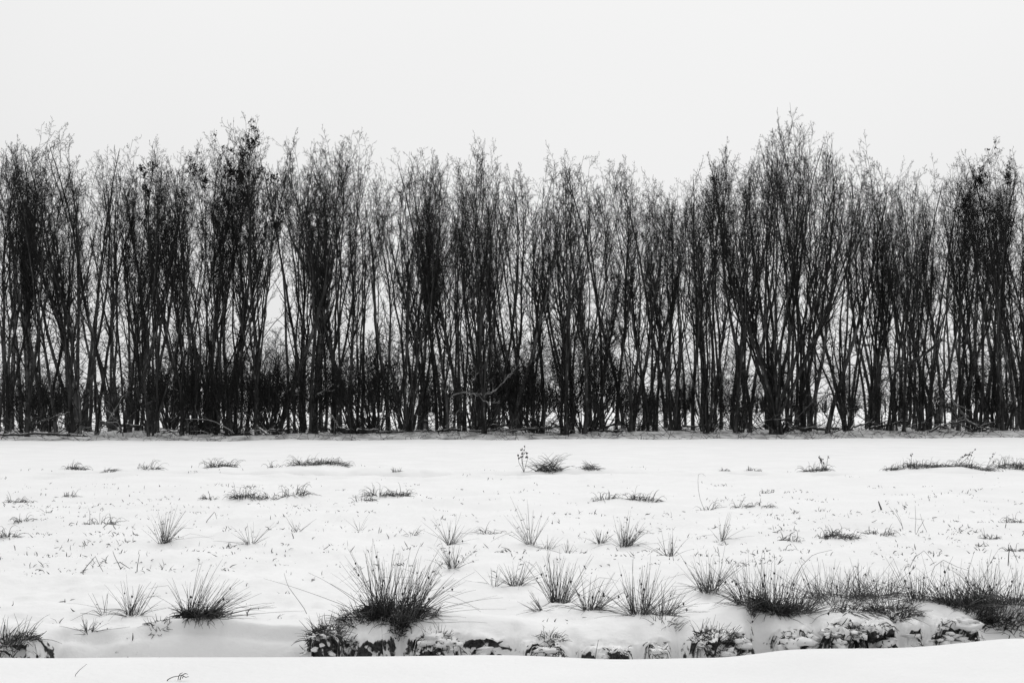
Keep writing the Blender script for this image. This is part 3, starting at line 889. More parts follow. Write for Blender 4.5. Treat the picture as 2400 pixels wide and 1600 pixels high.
for i, (fx, fy, tx, ty, kind, w, lab) in enumerate(FRONT):
    K = KINDS[kind]
    d = 83.8 + RNG.uniform(-1.6, 2.4) + (998 - fy) * 0.35
    x = px_to_x(src(fx), d)
    ztop = EYE + (HOR - src(ty)) / FP * d
    rz = RNG.random() * 6.28
    s = ztop / K["top"]
    # lean the tree so that its crown stands over the wanted column
    cx, cy = K["topxy"]
    offx = (cx * math.cos(rz) - cy * math.sin(rz)) * s * w
    want = px_to_x(src(tx), d) - x
    ln = math.atan2((want - offx) * 0.8, ztop)
    ln = max(-0.09, min(0.09, ln))
    name = "willow_tree" if kind == "willow0" else "coppice_tree" if kind.startswith("coppice") else "bare_tree"
    place_tree(name, K, x, d, top_px=src(ty), rz=rz, wx=w * 0.95, lean=(ln, 0.0), label=lab, group="bare trees along the front of the belt")
    sky_x.append(src(tx)); sky_y.append(src(ty))
order = np.argsort(sky_x)
sky_x = np.array(sky_x)[order]; sky_y = np.array(sky_y)[order]
def skyline(px):
    return np.interp(px, sky_x, sky_y)

# trees deeper in the belt, planted in rough rows
full_kinds = ["slim0", "slim1", "slim2", "slim3", "fork0", "fork2", "pole0", "pole1", "pole2", "pole3"]
back_kinds = ["pole0", "pole1", "pole2", "pole3", "pole0", "pole1", "pole2", "pole3", "slim1", "slim3"]
rows = [86.5, 89.5, 93, 97, 102, 107.5, 113.5]
BACK_LABEL = {"a": "slender bare tree in the rows directly behind the front trees", "b": "slender grey bare tree in the deeper rows of the belt"}
for ri, dy in enumerate(rows):
    wid = 2400 / FP * dy / 2 + 3
    n = int(2 * wid / ((1.50 + 0.04 * ri) if ri > 2 else 1.95))
    for j in range(n):
        x = -wid + 2 * wid * (j + 0.5 + RNG.uniform(-0.38, 0.38)) / n
        y = dy + RNG.uniform(-1.1, 1.1)
        px = x / y * FP + 1200
        # bright gaps in the belt: thinner planting
        gap = max(math.exp(-((px - g) / w_) ** 2) for g, w_ in ((655, 45), (612, 30), (1450, 40), (1930, 40), (1290, 30), (420, 25), (870, 40)))
        if RNG.random() < 0.75 * gap:
            continue
        top = skyline(px) + RNG.uniform(15, 140)
        bk = back_kinds if ri > 1 else full_kinds
        place_tree("bare_tree", KINDS[bk[RNG.integers(len(bk))]], x, y, top_px=top, rz=RNG.random() * 6.28, wx=RNG.uniform(0.75, 1.0),
                   lean=(RNG.normal() * 0.02, RNG.normal() * 0.02), label=BACK_LABEL["a" if ri < 3 else "b"], group="trees behind the front row" if ri < 3 else "trees deep in the belt")

# shrubs and stools at the feet of the trees: foot x (2352 reading), height m, kind, width, label
SHRUBS = [
 (345, 5.2, 0, 0.75, "blackest bushy stool with pale twisted twigs, left third of the belt"),
 (540, 5.0, 1, 0.75, "black bushy stool below the leafy-topped trees"),
 (935, 7.0, 2, 0.95, "wide round thicket of arching stems left of centre"),
 (1090, 6.4, 1, 0.9, "dense twiggy thicket behind the pale broken limb"),
 (1298, 6.6, 0, 0.8, "shaggy bush wrapped round the tree just right of centre"),
 (1345, 7.2, 1, 0.7, "bush filling the V fork of the thick tree"),
 (1548, 4.6, 2, 0.8, "low fan of stems round the thick stool left of the willow"),
 (1625, 5.0, 0, 0.75, "upright bush at the narrow-footed coppice tree"),
 (1452, 5.0, 0, 0.6, "narrow shaggy bush round the twisted trunk"),
 (1785, 5.6, 1, 0.75, "dense bush at the foot of the big willow"),
 (1950, 5.0, 0, 0.7, "black bush at the coppice tree right of the willow"),
 (2305, 6.2, 2, 0.8, "dark dense bush below the leafy-topped tree at the right end"),
 (2230, 4.6, 1, 0.9, "bush among the brushwood at the right end"),
 (700, 5.6, 1, 0.9, "tall twiggy bush between the forked trees on the left half"),
 (820, 5.4, 2, 0.9, "loose bush right of the crooked-footed tree"),
 (1230, 6.2, 1, 0.8, "twiggy bush behind the tree with flared pale foot"),
 (60, 4.6, 0, 0.8, "bush among the leaning stems at the left edge"),
 (440, 5.2, 1, 0.8, "bush between the two black stools on the left"),
 (630, 5.4, 2, 0.85, "wide bush right of the second black stool"),
 (1700, 5.2, 2, 0.8, "dark bush just left of the big willow"),
 (2110, 5.0, 1, 0.8, "bush in the right part of the belt behind the domed tree"),
 (2030, 4.4, 2, 0.8, "low bush in the dip right of the willow"),
]
for fx, h, k, w, lab in SHRUBS:
    d = 84.5 + RNG.uniform(-0.6, 2.5)
    place_tree("shrub", KINDS["shrub%d" % k], px_to_x(src(fx), d), d, height=h, rz=RNG.random() * 6.28, wx=w, label=lab, cat="shrub", group="shrubs at the foot of the trees", pname="stems", cname="twigs")
for j in range(24):                                           # understorey deeper in the belt
    d = RNG.uniform(90, 118)
    px = RNG.uniform(-40, 2440)
    if px > 1380 and RNG.random() < 0.45:
        continue
    place_tree("shrub", KINDS["shrub%d" % RNG.integers(3)], px_to_x(px, d), d, height=RNG.uniform(2.4, 8.0), rz=RNG.random() * 6.28, wx=RNG.uniform(0.8, 1.1),
               label="dark understorey shrub between the trunks deep in the belt", cat="shrub", group="understorey shrubs in the belt", pname="stems", cname="twigs")

# ------------------------------------------------------------------ fallen wood
def limb_object(name, pts, r0, r1, mat, label, cat, group=None, twigs=6, k=7, seed=0, tl=(0.5, 1.6)):
    rng = np.random.default_rng(seed)
    pts = np.array(pts, float)
    t = np.linspace(0, 1, len(pts)); tt = np.linspace(0, 1, 14)
    P = np.stack([np.interp(tt, t, pts[:, i]) for i in range(3)], axis=-1)
    for _ in range(2):
        P[1:-1] = 0.25 * P[:-2] + 0.5 * P[1:-1] + 0.25 * P[2:]
    P = P + rng.normal(size=P.shape) * 0.035
    r0, r1 = r0 * 0.75, r1 * 0.75
    org = P[0].copy(); org[2] = hgt(org[0], org[1]).item()
    P = (P - org)[None]
    R = (r0 + (r1 - r0) * tt)[None]
    o = empty(name, org)
    v, f = tubes(P, R, k)
    link("trunk", mesh_np("fallen_wood", v, [f], mat, True), o)
    if twigs:
        A, RA = sprout(P, R, twigs, 0.15, 0.98, (25, 60), 0, 6, 0.14, 0.02, 0.45, 0.008, rng, 0.0, tl, 0.2)
        B, RB = sprout(A, RA, 3, 0.2, 0.95, (25, 55), 0.45, 4, 0.14, 0.0, 0.7, 0.007, rng)
        v, f = merge([tubes(A, RA, 4), tubes(B, RB, 3)])
        stuff_part("twigs", mesh_np("fallen_twigs", v, f, mat), o)
    tag(o, label, cat, group)
    return o

def at(px, py, d):
    """A point at depth d on the line of a photograph pixel."""
    return np.array([px_to_x(px, d), d, EYE + (HOR - py) / FP * d])

# (points as photograph pixels, depth, radii, material, label)
WOOD = [
 ([(-10, 1021), (110, 1016), (205, 1021)], 82.6, 82.6, 0.11, 0.07, M_LOG, "long snowy log lying along the left edge of the belt", "fallen_log", 5),
 ([(90, 1014), (150, 1022), (200, 1019)], 83.4, 82.2, 0.09, 0.05, M_LOG, "snowy branch lying in front of the thick left trunks", "fallen_branch", 5),
 ([(82, 993), (120, 979), (165, 965)], 84.5, 85.0, 0.07, 0.04, M_LOG, "slanting pale pole propped against the thick left trunks", "fallen_branch", 2),
 ([(235, 988), (290, 998), (330, 999)], 85.0, 86.0, 0.16, 0.12, M_LOG, "thick snow-topped log left of the blackest bushy stool", "fallen_log", 2),
 ([(228, 1018), (262, 970), (290, 925)], 83.5, 85.0, 0.06, 0.03, M_PALE, "thin pale stem leaning right beside the thick snowy log", "fallen_branch", 3),
 ([(290, 1022), (275, 985), (245, 955)], 83.0, 84.0, 0.05, 0.025, M_PALE, "thin bent stick leaning left beside the blackest stool", "fallen_branch", 4),
 ([(488, 1018), (520, 990), (548, 975)], 83.2, 84.0, 0.07, 0.03, M_BRANCH, "dark branch slanting up to the right before the second black stool", "fallen_branch", 4),
 ([(566, 1020), (595, 995), (625, 965)], 83.2, 84.4, 0.07, 0.03, M_BRANCH, "dark branch slanting up right of the second black stool", "fallen_branch", 4),
 ([(600, 998), (618, 1012), (640, 1019)], 83.6, 82.6, 0.12, 0.10, M_LOG, "crooked snow-lined trunk sloping down near the bright sky slit", "fallen_log", 5),
 ([(632, 1006), (660, 1009), (690, 1004)], 85.0, 86.0, 0.11, 0.08, M_LOG, "short snowy log behind the crooked sloping trunk", "fallen_log", 2),
 ([(645, 1016), (668, 1002), (682, 975)], 83.2, 83.6, 0.07, 0.03, M_TRUNK, "dark hooked branch rising behind the crooked sloping trunk", "fallen_branch", 3),
 ([(792, 1007), (830, 1011), (885, 1010)], 83.8, 85.2, 0.22, 0.19, M_LOG, "thickest snow-capped log, right of the crooked-footed tree", "fallen_log", 0),
 ([(880, 1014), (920, 1010), (975, 1011)], 84.4, 85.0, 0.10, 0.08, M_LOG, "snowy log left of the wide round thicket", "fallen_log", 3),
 ([(972, 1011), (1030, 1009), (1080, 1006)], 84.4, 87.0, 0.13, 0.10, M_LOG, "long snowy log running right from the wide round thicket", "fallen_log", 4),
 ([(883, 1019), (897, 990), (912, 965)], 83.2, 83.6, 0.07, 0.05, M_TRUNK_GREY, "grey post-like stem leaning right left of the wide round thicket", "fallen_branch", 0),
 ([(1045, 1000), (1062, 980), (1074, 960)], 83.8, 84.2, 0.05, 0.04, M_PALE, "pale pole leaning right before the central trees", "fallen_branch", 0),
 ([(1096, 1000), (1150, 997), (1230, 995)], 86.0, 88.0, 0.09, 0.06, M_LOG, "thin snowy log crossing behind the central trunks", "fallen_log", 4),
 ([(1098, 1016), (1170, 1009), (1215, 1008)], 84.0, 85.0, 0.11, 0.07, M_LOG, "snowy log at the feet of the central trunks", "fallen_log", 5),
 ([(1205, 1008), (1260, 1004), (1320, 1002)], 84.6, 86.0, 0.10, 0.07, M_LOG, "snowy log behind the flared pale foot", "fallen_log", 5),
 ([(1265, 1000), (1245, 985), (1228, 965)], 83.4, 83.8, 0.05, 0.025, M_BRANCH, "thin dark stick leaning left against the flared foot", "fallen_branch", 4),
 ([(1380, 1004), (1430, 1010), (1470, 1008)], 85.0, 86.0, 0.10, 0.05, M_LOG, "brushwood log beside the thick V-forked tree", "fallen_branch", 9),
 ([(1470, 1004), (1465, 992), (1425, 980)], 83.4, 83.0, 0.05, 0.03, M_BRANCH, "dark limb hooking left from the twisted trunk", "fallen_branch", 4),
 ([(1600, 998), (1650, 998), (1690, 996)], 88.0, 89.0, 0.07, 0.05, M_LOG, "thin straight log between the two fanning coppice trees", "fallen_log", 2),
 ([(1668, 998), (1690, 980), (1712, 962)], 83.2, 83.4, 0.06, 0.03, M_BRANCH, "dark limb reaching right from the narrow-footed coppice", "fallen_branch", 4),
 ([(1845, 990), (1860, 1010), (1868, 1016)], 83.5, 82.8, 0.07, 0.05, M_LOG, "bent branch dropping beside the foot of the big willow", "fallen_branch", 3),
 ([(1855, 1000), (1920, 1006), (1965, 1003)], 85.0, 88.0, 0.13, 0.09, M_LOG, "snowy log right of the big willow foot", "fallen_log", 4),
 ([(1990, 1012), (2015, 995), (2050, 989)], 83.2, 84.5, 0.09, 0.05, M_LOG, "arched snow-topped branch right of the willow coppice", "fallen_branch", 5),
 ([(2040, 1002), (2080, 996), (2130, 985)], 84.2, 86.0, 0.12, 0.07, M_LOG, "sloping log under the tree with grey flared foot", "fallen_log", 5),
 ([(2180, 1010), (2215, 994), (2270, 985)], 83.4, 84.5, 0.11, 0.05, M_LOG, "arched trunk in the brushwood at the right end", "fallen_log", 7),
 ([(2205, 905), (2238, 945), (2270, 985)], 83.6, 84.0, 0.04, 0.09, M_PALE, "pale broken limb hanging down at the right end of the belt", "fallen_branch", 5),
 ([(2265, 985), (2300, 1002), (2330, 1014)], 83.6, 83.0, 0.09, 0.05, M_LOG, "branch sloping down right of the pale hanging limb", "fallen_branch", 8),
 ([(2280, 1012), (2300, 1000), (2330, 990)], 83.0, 84.0, 0.08, 0.04, M_TRUNK, "dark stub branch in the brushwood by the right edge", "fallen_branch", 6),
 ([(1128, 926), (1165, 915), (1190, 880), (1210, 862)], 83.0, 83.6, 0.06, 0.035, M_PALE, "pale broken limb curving up to the right near the centre", "broken_limb", 4),
 ([(1060, 925), (1098, 918), (1125, 930), (1150, 955)], 83.0, 82.6, 0.05, 0.03, M_PALE, "pale forked limb drooping beside the curved pale limb", "broken_limb", 6),
 ([(1108, 892), (1122, 872), (1136, 855)], 83.2, 83.2, 0.05, 0.04, M_PALE, "short pale snag above the curved pale limb", "broken_limb", 1),
 ([(775, 972), (785, 985), (792, 1000)], 83.0, 82.8, 0.05, 0.05, M_PALE, "short pale stick in front of the crooked-footed tree", "broken_limb", 1),
 ([(743, 925), (765, 912), (782, 900)], 83.2, 83.0, 0.04, 0.03, M_PALE, "thin pale bough above the crooked-footed tree", "broken_limb", 3),
 ([(2038, 858), (2110, 858), (2160, 835), (2200, 805)], 82.8, 83.0, 0.04, 0.06, M_BARE, "long snow-lined bough sweeping across the trunks on the right", "broken_limb", 5),
 ([(2062, 900), (2100, 870), (2150, 840), (2210, 795)], 82.6, 82.8, 0.05, 0.10, M_TRUNK, "dark diagonal bough rising across the trunks on the right", "broken_limb", 5),
 ([(1893, 826), (1915, 818), (1950, 802)], 83.0, 83.0, 0.06, 0.03, M_BARE, "short snow-lined bough on the stout trunk in the willow", "broken_limb", 3),
]
for i, (pp, d0, d1, r0, r1, mat, lab, nm, tw) in enumerate(WOOD):
    pts = []
    for j, (px, py) in enumerate(pp):
        d = d0 + (d1 - d0) * j / (len(pp) - 1)
        p = at(px, py, d)
        p[2] = max(p[2], hgt(p[0], p[1]).item() + 0.05)
        pts.append(p)
    limb_object(nm, pts, r0, r1, mat, lab, {"fallen_log": "log", "fallen_branch": "branch", "broken_limb": "branch"}[nm], "fallen and broken wood in the belt", tw, seed=900 + i)

# brushwood: countless thin dead branches tangled between the feet of the trees
def brushwood():
    rng = np.random.default_rng(808)
    for share, mat, n, lab, nm in ((0, M_BRANCH, 210, "dark brushwood tangled between the feet of the trees", "brushwood"),
                                   (1, M_PALE, 70, "pale dead brushwood caught between the feet of the trees", "pale_brushwood")):
        y = rng.uniform(83.0, 92.0, n)
        x = rng.uniform(-1, 1, n) * (y * 0.37 + 1)
        p = np.stack([x, y, hgt(x, y) + rng.uniform(-0.05, 0.9, n) * rng.random(n)], axis=-1)
        az = np.where(rng.random(n) < 0.5, 0.0, math.pi) + rng.normal(size=n) * 0.6
        el = rng.uniform(0.05, 1.15, n)
        d = np.stack([np.cos(az) * np.cos(el), np.sin(az) * np.cos(el), np.sin(el)], axis=-1)
        P = polyline(p, d, rng.uniform(0.8, 3.6, n), 8, 0.13, -0.05, rng)
        R = rng.uniform(0.014, 0.035, n)[:, None] * np.linspace(1, 0.3, 8)[None]
        A, RA = sprout(P, R, 4, 0.2, 0.97, (25, 65), 0.4, 5, 0.15, 0.0, 0.6, 0.007, rng)
        B, RB = sprout(A, RA, 3, 0.2, 0.97, (25, 60), 0.5, 3, 0.15, 0.0, 0.7, 0.006, rng)
        for Q in (P, A, B):
            Q[..., 2] = np.maximum(Q[..., 2], hgt(Q[..., 0].ravel(), Q[..., 1].ravel()).reshape(Q.shape[:2]) + 0.01)
        v, f = merge([tubes(P, R, 4), tubes(A, RA, 3), tubes(B, RB, 3)])
        o = link(nm, mesh_np(nm, v, f, mat))
        tag(o, lab, "brushwood", None, "stuff")
brushwood()

# twig litter along the strip and the wood floor
def litter():
    rng = np.random.default_rng(77)
    n = 2600
    y = np.concatenate([rng.uniform(72.5, 84, 1500), rng.uniform(84, 100, 1100)])
    x = rng.uniform(-1, 1, n) * (y * 0.38 + 2)
    p = np.stack([x, y, hgt(x, y) - 0.01], axis=-1)
    az = rng.random(n) * 6.28; el = rng.uniform(0.02, 0.9, n) ** 1.6
    d = np.stack([np.cos(az) * np.cos(el), np.sin(az) * np.cos(el), np.sin(el)], axis=-1)
    P = polyline(p, d, rng.uniform(0.12, 0.8, n), 4, 0.2, 0.0, rng)
    R = rng.uniform(0.008, 0.02, n)[:, None] * np.linspace(1, 0.4, 4)[None]
    v, f = tubes(P, R, 3)
    o = link("twig_litter", mesh_np("twig_litter", v, [f], M_BRANCH))
    tag(o, "dark twigs and grass poking through thin snow before the trees", "litter", None, "stuff")
litter()

# ------------------------------------------------------------------ far wood beyond the belt
def far_wood():
    rng = np.random.default_rng(5)
    parts = []
    n = 520
    x = rng.uniform(-175, 175, n)
    y = rng.uniform(330, 372, n)
    hgtm = 6.0 + 2.5 * fbm(x * 0.035, y * 0, seed=3, oct=2) + rng.normal(size=n) * 1.2 + np.where(rng.random(n) < 0.22, rng.uniform(0, 6, n), 0)
    hgtm = np.maximum(hgtm, 2.5)
    px = x / y * FP + 1200
    hgtm = hgtm * np.where(px > 1350, 0.62, 1.0)
    base = np.stack([x, y, np.full(n, -0.3)], axis=-1)
    d = np.stack([rng.normal(size=n) * 0.05, rng.normal(size=n) * 0.05, np.ones(n)], axis=-1)
    S = polyline(base, d, hgtm, 6, 0.05, 0.02, rng)
    RS = np.linspace(0.2, 0.03, 6)[None] * np.ones((n, 1))
    parts.append(tubes(S, RS, 4))
    A, RA = sprout(S, RS, 13, 0.08, 0.97, (20, 60), 0.45, 3, 0.12, 0.04, 0.45, 0.05, rng)
    parts.append(tubes(A, RA, 3))
    B, RB = sprout(A, RA, 4, 0.1, 0.98, (25, 60), 0.5, 2, 0.12, 0.02, 0.7, 0.04, rng)
    parts.append(tubes(B, RB, 3))
    v, f = merge(parts)
    o = link("far_wood", mesh_np("far_wood", v, f, M_FAR))
    tag(o, "low dark wood on the far side of the field seen between trunks", "wood", None, "stuff")
far_wood()

# ------------------------------------------------------------------ rushes and grass
def tuft(kind, px, py, hp, fan, nb, lean, mnd, lab, seed):
    rng = np.random.default_rng(seed)
    x0, d = foot_at(px, py)
    y0 = d
    z0 = hgt(x0, y0).item()
    H = hp / FP * y0
    o = empty("rush_tuft" if kind == "rush" else "grass_tussock" if kind in ("arch", "leafy") else "reed_heap", (x0, y0, z0))
    tag(o, lab, "rush tuft" if kind == "rush" else "grass tussock" if kind != "heap" else "reed heap",
        "rush tufts in the snow" if kind == "rush" else "grass tussocks in the snow" if kind != "heap" else "reed heaps in the snow")
    thick = 0.0022 + 0.00006 * max(0, y0 - 9)
    nb = int(nb * ((0.7 if py > 1180 else 1.0) if kind in ("arch", "heap") else 0.85 if nb > 100 else 0.95)) + 1
    parts = []
    n = 7
    if kind == "rush":
        wide = fan >= 38 and nb >= 100 and px > 1900
        rb = (0.028 + 0.0004 * nb) * (H / 0.45) ** 0.4 * (2.1 if wide else 1.0)
        th = np.radians(fan) * 1.3 * np.abs(rng.normal(0, 0.85, nb)) + 0.02
        th = np.minimum(th, 1.35)
        L = H * rng.uniform(0.35, 1.0, nb) ** 0.8 * rng.choice([1, 1, 1, 1.2], nb) / np.maximum(np.cos(th * 0.7), 0.55)
        droop = rng.uniform(-0.16, -0.01, nb)
        sub = rng.integers(4, size=nb)
        lean = lean + (0.24 if wide else 0.10) * rng.normal(size=nb) + (0.20 * rng.normal(size=4))[sub]
        L = L * rng.uniform(0.72, 1.1, 4)[sub]
    elif kind == "leafy":
        rb = 0.07 * (H / 0.15) ** 0.5 + 0.0005 * nb
        th = np.minimum(np.radians(fan) * np.abs(rng.normal(0, 0.9, nb)) + 0.1, 1.45)
        L = H * rng.uniform(0.4, 1.25, nb)
        droop = rng.uniform(-0.30, -0.05, nb)
    elif kind == "arch":
        H = H * 0.82
        rb = 0.40 * H + 0.0011 * nb * (d / 20) ** 0.5
        th = np.minimum(np.radians(fan) * np.abs(rng.normal(0.2, 0.8, nb)), 1.5)
        L = H * rng.uniform(0.6, 1.9, nb)
        droop = rng.uniform(-1.5, -0.5, nb)
    else:
        rb = H * 0.6 + 0.06
        th = rng.uniform(0.5, 1.35, nb)
        L = H * rng.uniform(0.8, 2.4, nb)
        droop = rng.uniform(-0.4, -0.1, nb)
    az = rng.random(nb) * 6.283
    rr = rb * np.sqrt(rng.random(nb))
    bx = np.cos(az) * rr * (1.7 if kind in ("arch", "heap") else 1.25); by = np.sin(az) * rr * 0.75
    if kind == "heap":
        az = np.where(rng.random(nb) < 0.5, rng.normal(0.1, 0.4, nb), rng.normal(3.0, 0.5, nb))
    else:
        az = az + rng.normal(size=nb) * 0.55
    dirv = np.stack([np.sin(th) * np.cos(az) + lean, np.sin(th) * np.sin(az), np.cos(th)], axis=-1)
    dirv = unit(dirv)
    bz = hgt(x0 + bx, y0 + by) - z0 - 0.015
    if kind == "heap":
        bz = bz + rng.random(nb) * H * 0.7 * np.exp(-(bx / (rb * 1.2)) ** 2)
    p = np.stack([bx, by, bz], axis=-1)
    P = np.empty((nb, n, 3)); P[:, 0] = p
    dd = dirv.copy()
    st = (L / (n - 1))[:, None]
    kink = np.where(rng.random(nb) < (0.17 if kind == "rush" else 0.2), rng.integers(2, 6, nb), 99)
    for i in range(1, n):
        dd = dd + np.stack([np.zeros(nb), np.zeros(nb), droop * (i / n) * 0.9], axis=-1) + rng.normal(size=(nb, 3)) * (0.012 if kind == "rush" else 0.05)
        km = kink == i
        if km.any():
            dd[km] = unit(dd[km] * [1.3, 1.3, -0.35] + rng.normal(size=(km.sum(), 3)) * 0.25)
        dd = unit(dd)
        P[:, i] = P[:, i - 1] + dd * st
    # nothing dives far below the snow
    gz = hgt(x0 + P[:, 1:, 0], y0 + P[:, 1:, 1]) - z0
    P[:, 1:, 2] = np.maximum(P[:, 1:, 2], gz + 0.004)
    R = thick * rng.uniform(0.65, 1.25, nb)[:, None] * np.linspace(1.05, 0.25, n)[None] ** 0.8
    if kind in ("leafy", "heap", "arch"):
        R = R * (1.25 if kind == "leafy" else 1.6)
    pale = rng.random(nb) < (0.30 if kind == "rush" else 0.45 if kind == "arch" else 0.25)
    if nb < 30 and kind == "rush":
        pale = rng.random(nb) < 0.7
    v, f = tubes(P[~pale], R[~pale], 3)
    nm = "stems" if kind != "arch" and kind != "leafy" else "blades"
    stuff_part(nm, mesh_np(nm, v, [f], M_RUSH), o)
    if pale.any():
        v, f = tubes(P[pale], R[pale], 3)
        stuff_part("dry_" + nm, mesh_np("dry_" + nm, v, [f], M_RUSH_PALE), o)
    if kind == "rush" and nb > 30:                       # small brown flower clusters on the stem sides
        m = max(3, nb // 14)
        idx = rng.choice(nb, m, replace=False)
        c = P[idx, 4] * 0.5 + P[idx, 5] * 0.5
        s = rng.uniform(0.004, 0.009, m)[:, None] * (1 + y0 / 60)
        octa = np.array([[1, 0, 0], [-1, 0, 0], [0, 1, 0], [0, -1, 0], [0, 0, 1.5], [0, 0, -1.5]])
        V = (c[:, None, :] + octa[None] * s[:, None, :]).reshape(-1, 3)
        tri = np.array([[0, 2, 4], [2, 1, 4], [1, 3, 4], [3, 0, 4], [2, 0, 5], [1, 2, 5], [3, 1, 5], [0, 3, 5]])
        Fm = (np.arange(m)[:, None, None] * 6 + tri[None]).reshape(-1, 3)
        stuff_part("seed_heads", mesh_np("seed_heads", V, [Fm], M_SEED), o)
    if (kind == "rush" and nb >= 130 and not (wide and 1900 < px < 2340)) or (kind == "leafy" and nb >= 70) or kind == "heap" or (kind == "arch" and nb >= 60):
        # dark matted foot: short curled dead leaves
        m = int(nb * (1.6 if kind != "arch" else 1.0))
        az = rng.random(m) * 6.283
        rr = rb * 1.25 * np.sqrt(rng.random(m))
        bx, by = np.cos(az) * rr * 1.3, np.sin(az) * rr * 0.8
        if kind == "arch":
            bx, by = bx * 0.8, by * 0.6
        p = np.stack([bx, by, hgt(x0 + bx, y0 + by) - z0 + rng.random(m) * (0.10 if kind != "arch" else 0.30) * H], axis=-1)
        el = rng.uniform(0.0, 1.0, m)
        az = az + rng.normal(size=m) * 0.9
        dv = np.stack([np.cos(az) * np.cos(el), np.sin(az) * np.cos(el), np.sin(el)], axis=-1)
        Q = polyline(p, dv, rng.uniform(0.10, 0.34, m) * min(H * 1.2, 0.45), 5, 0.22, -0.16, rng)
        RQ = thick * rng.uniform(1.2, 2.3, m)[:, None] * np.linspace(1, 0.4, 5)[None]
        v, f = tubes(Q, RQ, 3)
        stuff_part("matted_foot", mesh_np("matted_foot", v, [f], M_THATCH), o)
    return o

for i, t in enumerate(TUFTS):
    tuft(*t, seed=2000 + i)

# single stalks ------------------------------------------------------
def stalk(name, px, py, pts_px, label, cat, r=0.003, seeds=0, seed=0, mat=None, group=None):
    """One standing stalk; pts_px are offsets in photograph pixels from its foot, all at the foot's depth."""
    rng = np.random.default_rng(seed)
    x0, d = foot_at(px, py) if py < 1520 else ground_at(px, py)
    z0 = hgt(x0, d).item()
    o = empty(name, (x0, d, z0))
    k = d / FP
    lines = []
    for line in pts_px:
        q = np.array(line, float)
        t = np.linspace(0, 1, len(q)); tt = np.linspace(0, 1, 9)
        X = np.interp(tt, t, q[:, 0]) * k; Z = np.interp(tt, t, q[:, 1]) * k
        Y = np.cumsum(rng.normal(size=9)) * 0.006
        lines.append(np.stack([X, Y, Z - 0.02 * (tt == 0)], axis=-1))
    P = np.stack(lines)
    rr = r * (1 + d / 30)
    v, f = tubes(P, np.linspace(1, 0.45, 9)[None] * rr * np.ones((len(P), 1)), 4)
    link("stem", mesh_np("stalk", v, [f], mat or M_RUSH), o)
    if seeds:
        m = seeds
        li = rng.integers(len(P), size=m); pi = rng.integers(5, 9, size=m)
        c = P[li, pi] + rng.normal(size=(m, 3)) * 0.02
        s = rng.uniform(0.6, 1.2, m)[:, None] * rr * 3.2
        octa = np.array([[1, 0, 0], [-1, 0, 0], [0, 1, 0], [0, -1, 0], [0, 0, 1.3], [0, 0, -1.3]])
        V = (c[:, None, :] + octa[None] * s[:, None, :]).reshape(-1, 3)
        tri = np.array([[0, 2, 4], [2, 1, 4], [1, 3, 4], [3, 0, 4], [2, 0, 5], [1, 2, 5], [3, 1, 5], [0, 3, 5]])
        stuff_part("seed_heads", mesh_np("seed_heads", V, [(np.arange(m)[:, None, None] * 6 + tri[None]).reshape(-1, 3)], M_SEED), o)
    tag(o, label, cat, group)

stalk("seed_stalk", 1228, 1113, [[(0, 0), (-4, 25), (0, 45), (3, 60)], [(0, 0), (-12, 22), (-14, 38)], [(0, 0), (8, 30), (7, 44)], [(-2, 10), (-6, 30), (-1, 52)]],
      "tall branched dry seed stalk beside the dark reed heap", "seed stalk", 0.003, 26, 1)
stalk("seed_stalk", 1935, 1110, [[(0, 0), (4, 18), (5, 36)], [(0, 0), (-10, 16), (-14, 36)], [(0, 0), (-4, 14), (-10, 28)]], "dry dotted seed stalk over the dotted tussock in the far row", "seed stalk", 0.0025, 22, 2)
stalk("seed_stalk", 2240, 1109, [[(0, 0), (22, 20), (45, 44)], [(0, 0), (10, 22), (34, 34)]], "two seed stalks leaning right above the long grass strip", "seed stalk", 0.003, 16, 3)
stalk("seed_stalk", 2310, 1108, [[(0, 0), (10, 20), (24, 40)], [(0, 0), (14, 12), (28, 26)]], "thin leaning seed stalk nearest the right end of the far row", "seed stalk", 0.0025, 8, 4)
stalk("seed_stalk", 2135, 1108, [[(0, 0), (1, 22), (3, 30)]], "short seed stalk at the dark start of the long grass strip", "seed stalk", 0.0025, 6, 5)
stalk("hooked_stem", 1654, 1196, [[(0, 0), (-12, 20), (-18, 55), (-18, 84), (-8, 88), (0, 80)]], "tall thin hooked stem rising over the grass tussock on the right half", "stem", 0.0018, 0, 6, M_RUSH_PALE)
stalk("bent_stem", 192, 1341, [[(0, 0), (14, 18), (32, 38), (45, 12), (52, -2)]], "bent stem like an upturned V on the left, left of the broken pair", "stem", 0.003, 0, 7)
stalk("bent_stem", 285, 1334, [[(0, 0), (-10, 24), (-18, 44)], [(-8, 20), (8, 8), (20, 0)]], "broken pair of crossed stems on the left", "stem", 0.003, 0, 8)
stalk("bent_stem", 321, 1338, [[(0, 0), (3, 22), (6, 40)]], "single upright broken stem right of the crossed pair", "stem", 0.003, 0, 9)
stalk("bent_stem", 482, 1224, [[(0, 0), (12, 14), (22, 26), (26, 8)]], "bent stem right of the medium lone rush tuft", "stem", 0.003, 0, 10)
stalk("curved_stem", 722, 1440, [[(0, 0), (-25, 34), (-48, 66), (-57, 96)]], "long thin curved stem between the windswept and the largest rush tuft", "stem", 0.0018, 0, 11, M_RUSH_PALE)
stalk("leaning_stem", 2066, 1194, [[(0, 0), (-4, 12), (-7, 20)]], "lone thick dark stub standing in the snow on the right", "stem", 0.009, 0, 12)
stalk("leaning_stem", 2118, 1240, [[(0, 0), (-14, 28), (-34, 54)], [(-2, 4), (-8, 24), (-22, 50)]], "thin stems leaning left behind the long thicket", "stem", 0.002, 0, 13, M_RUSH_PALE)
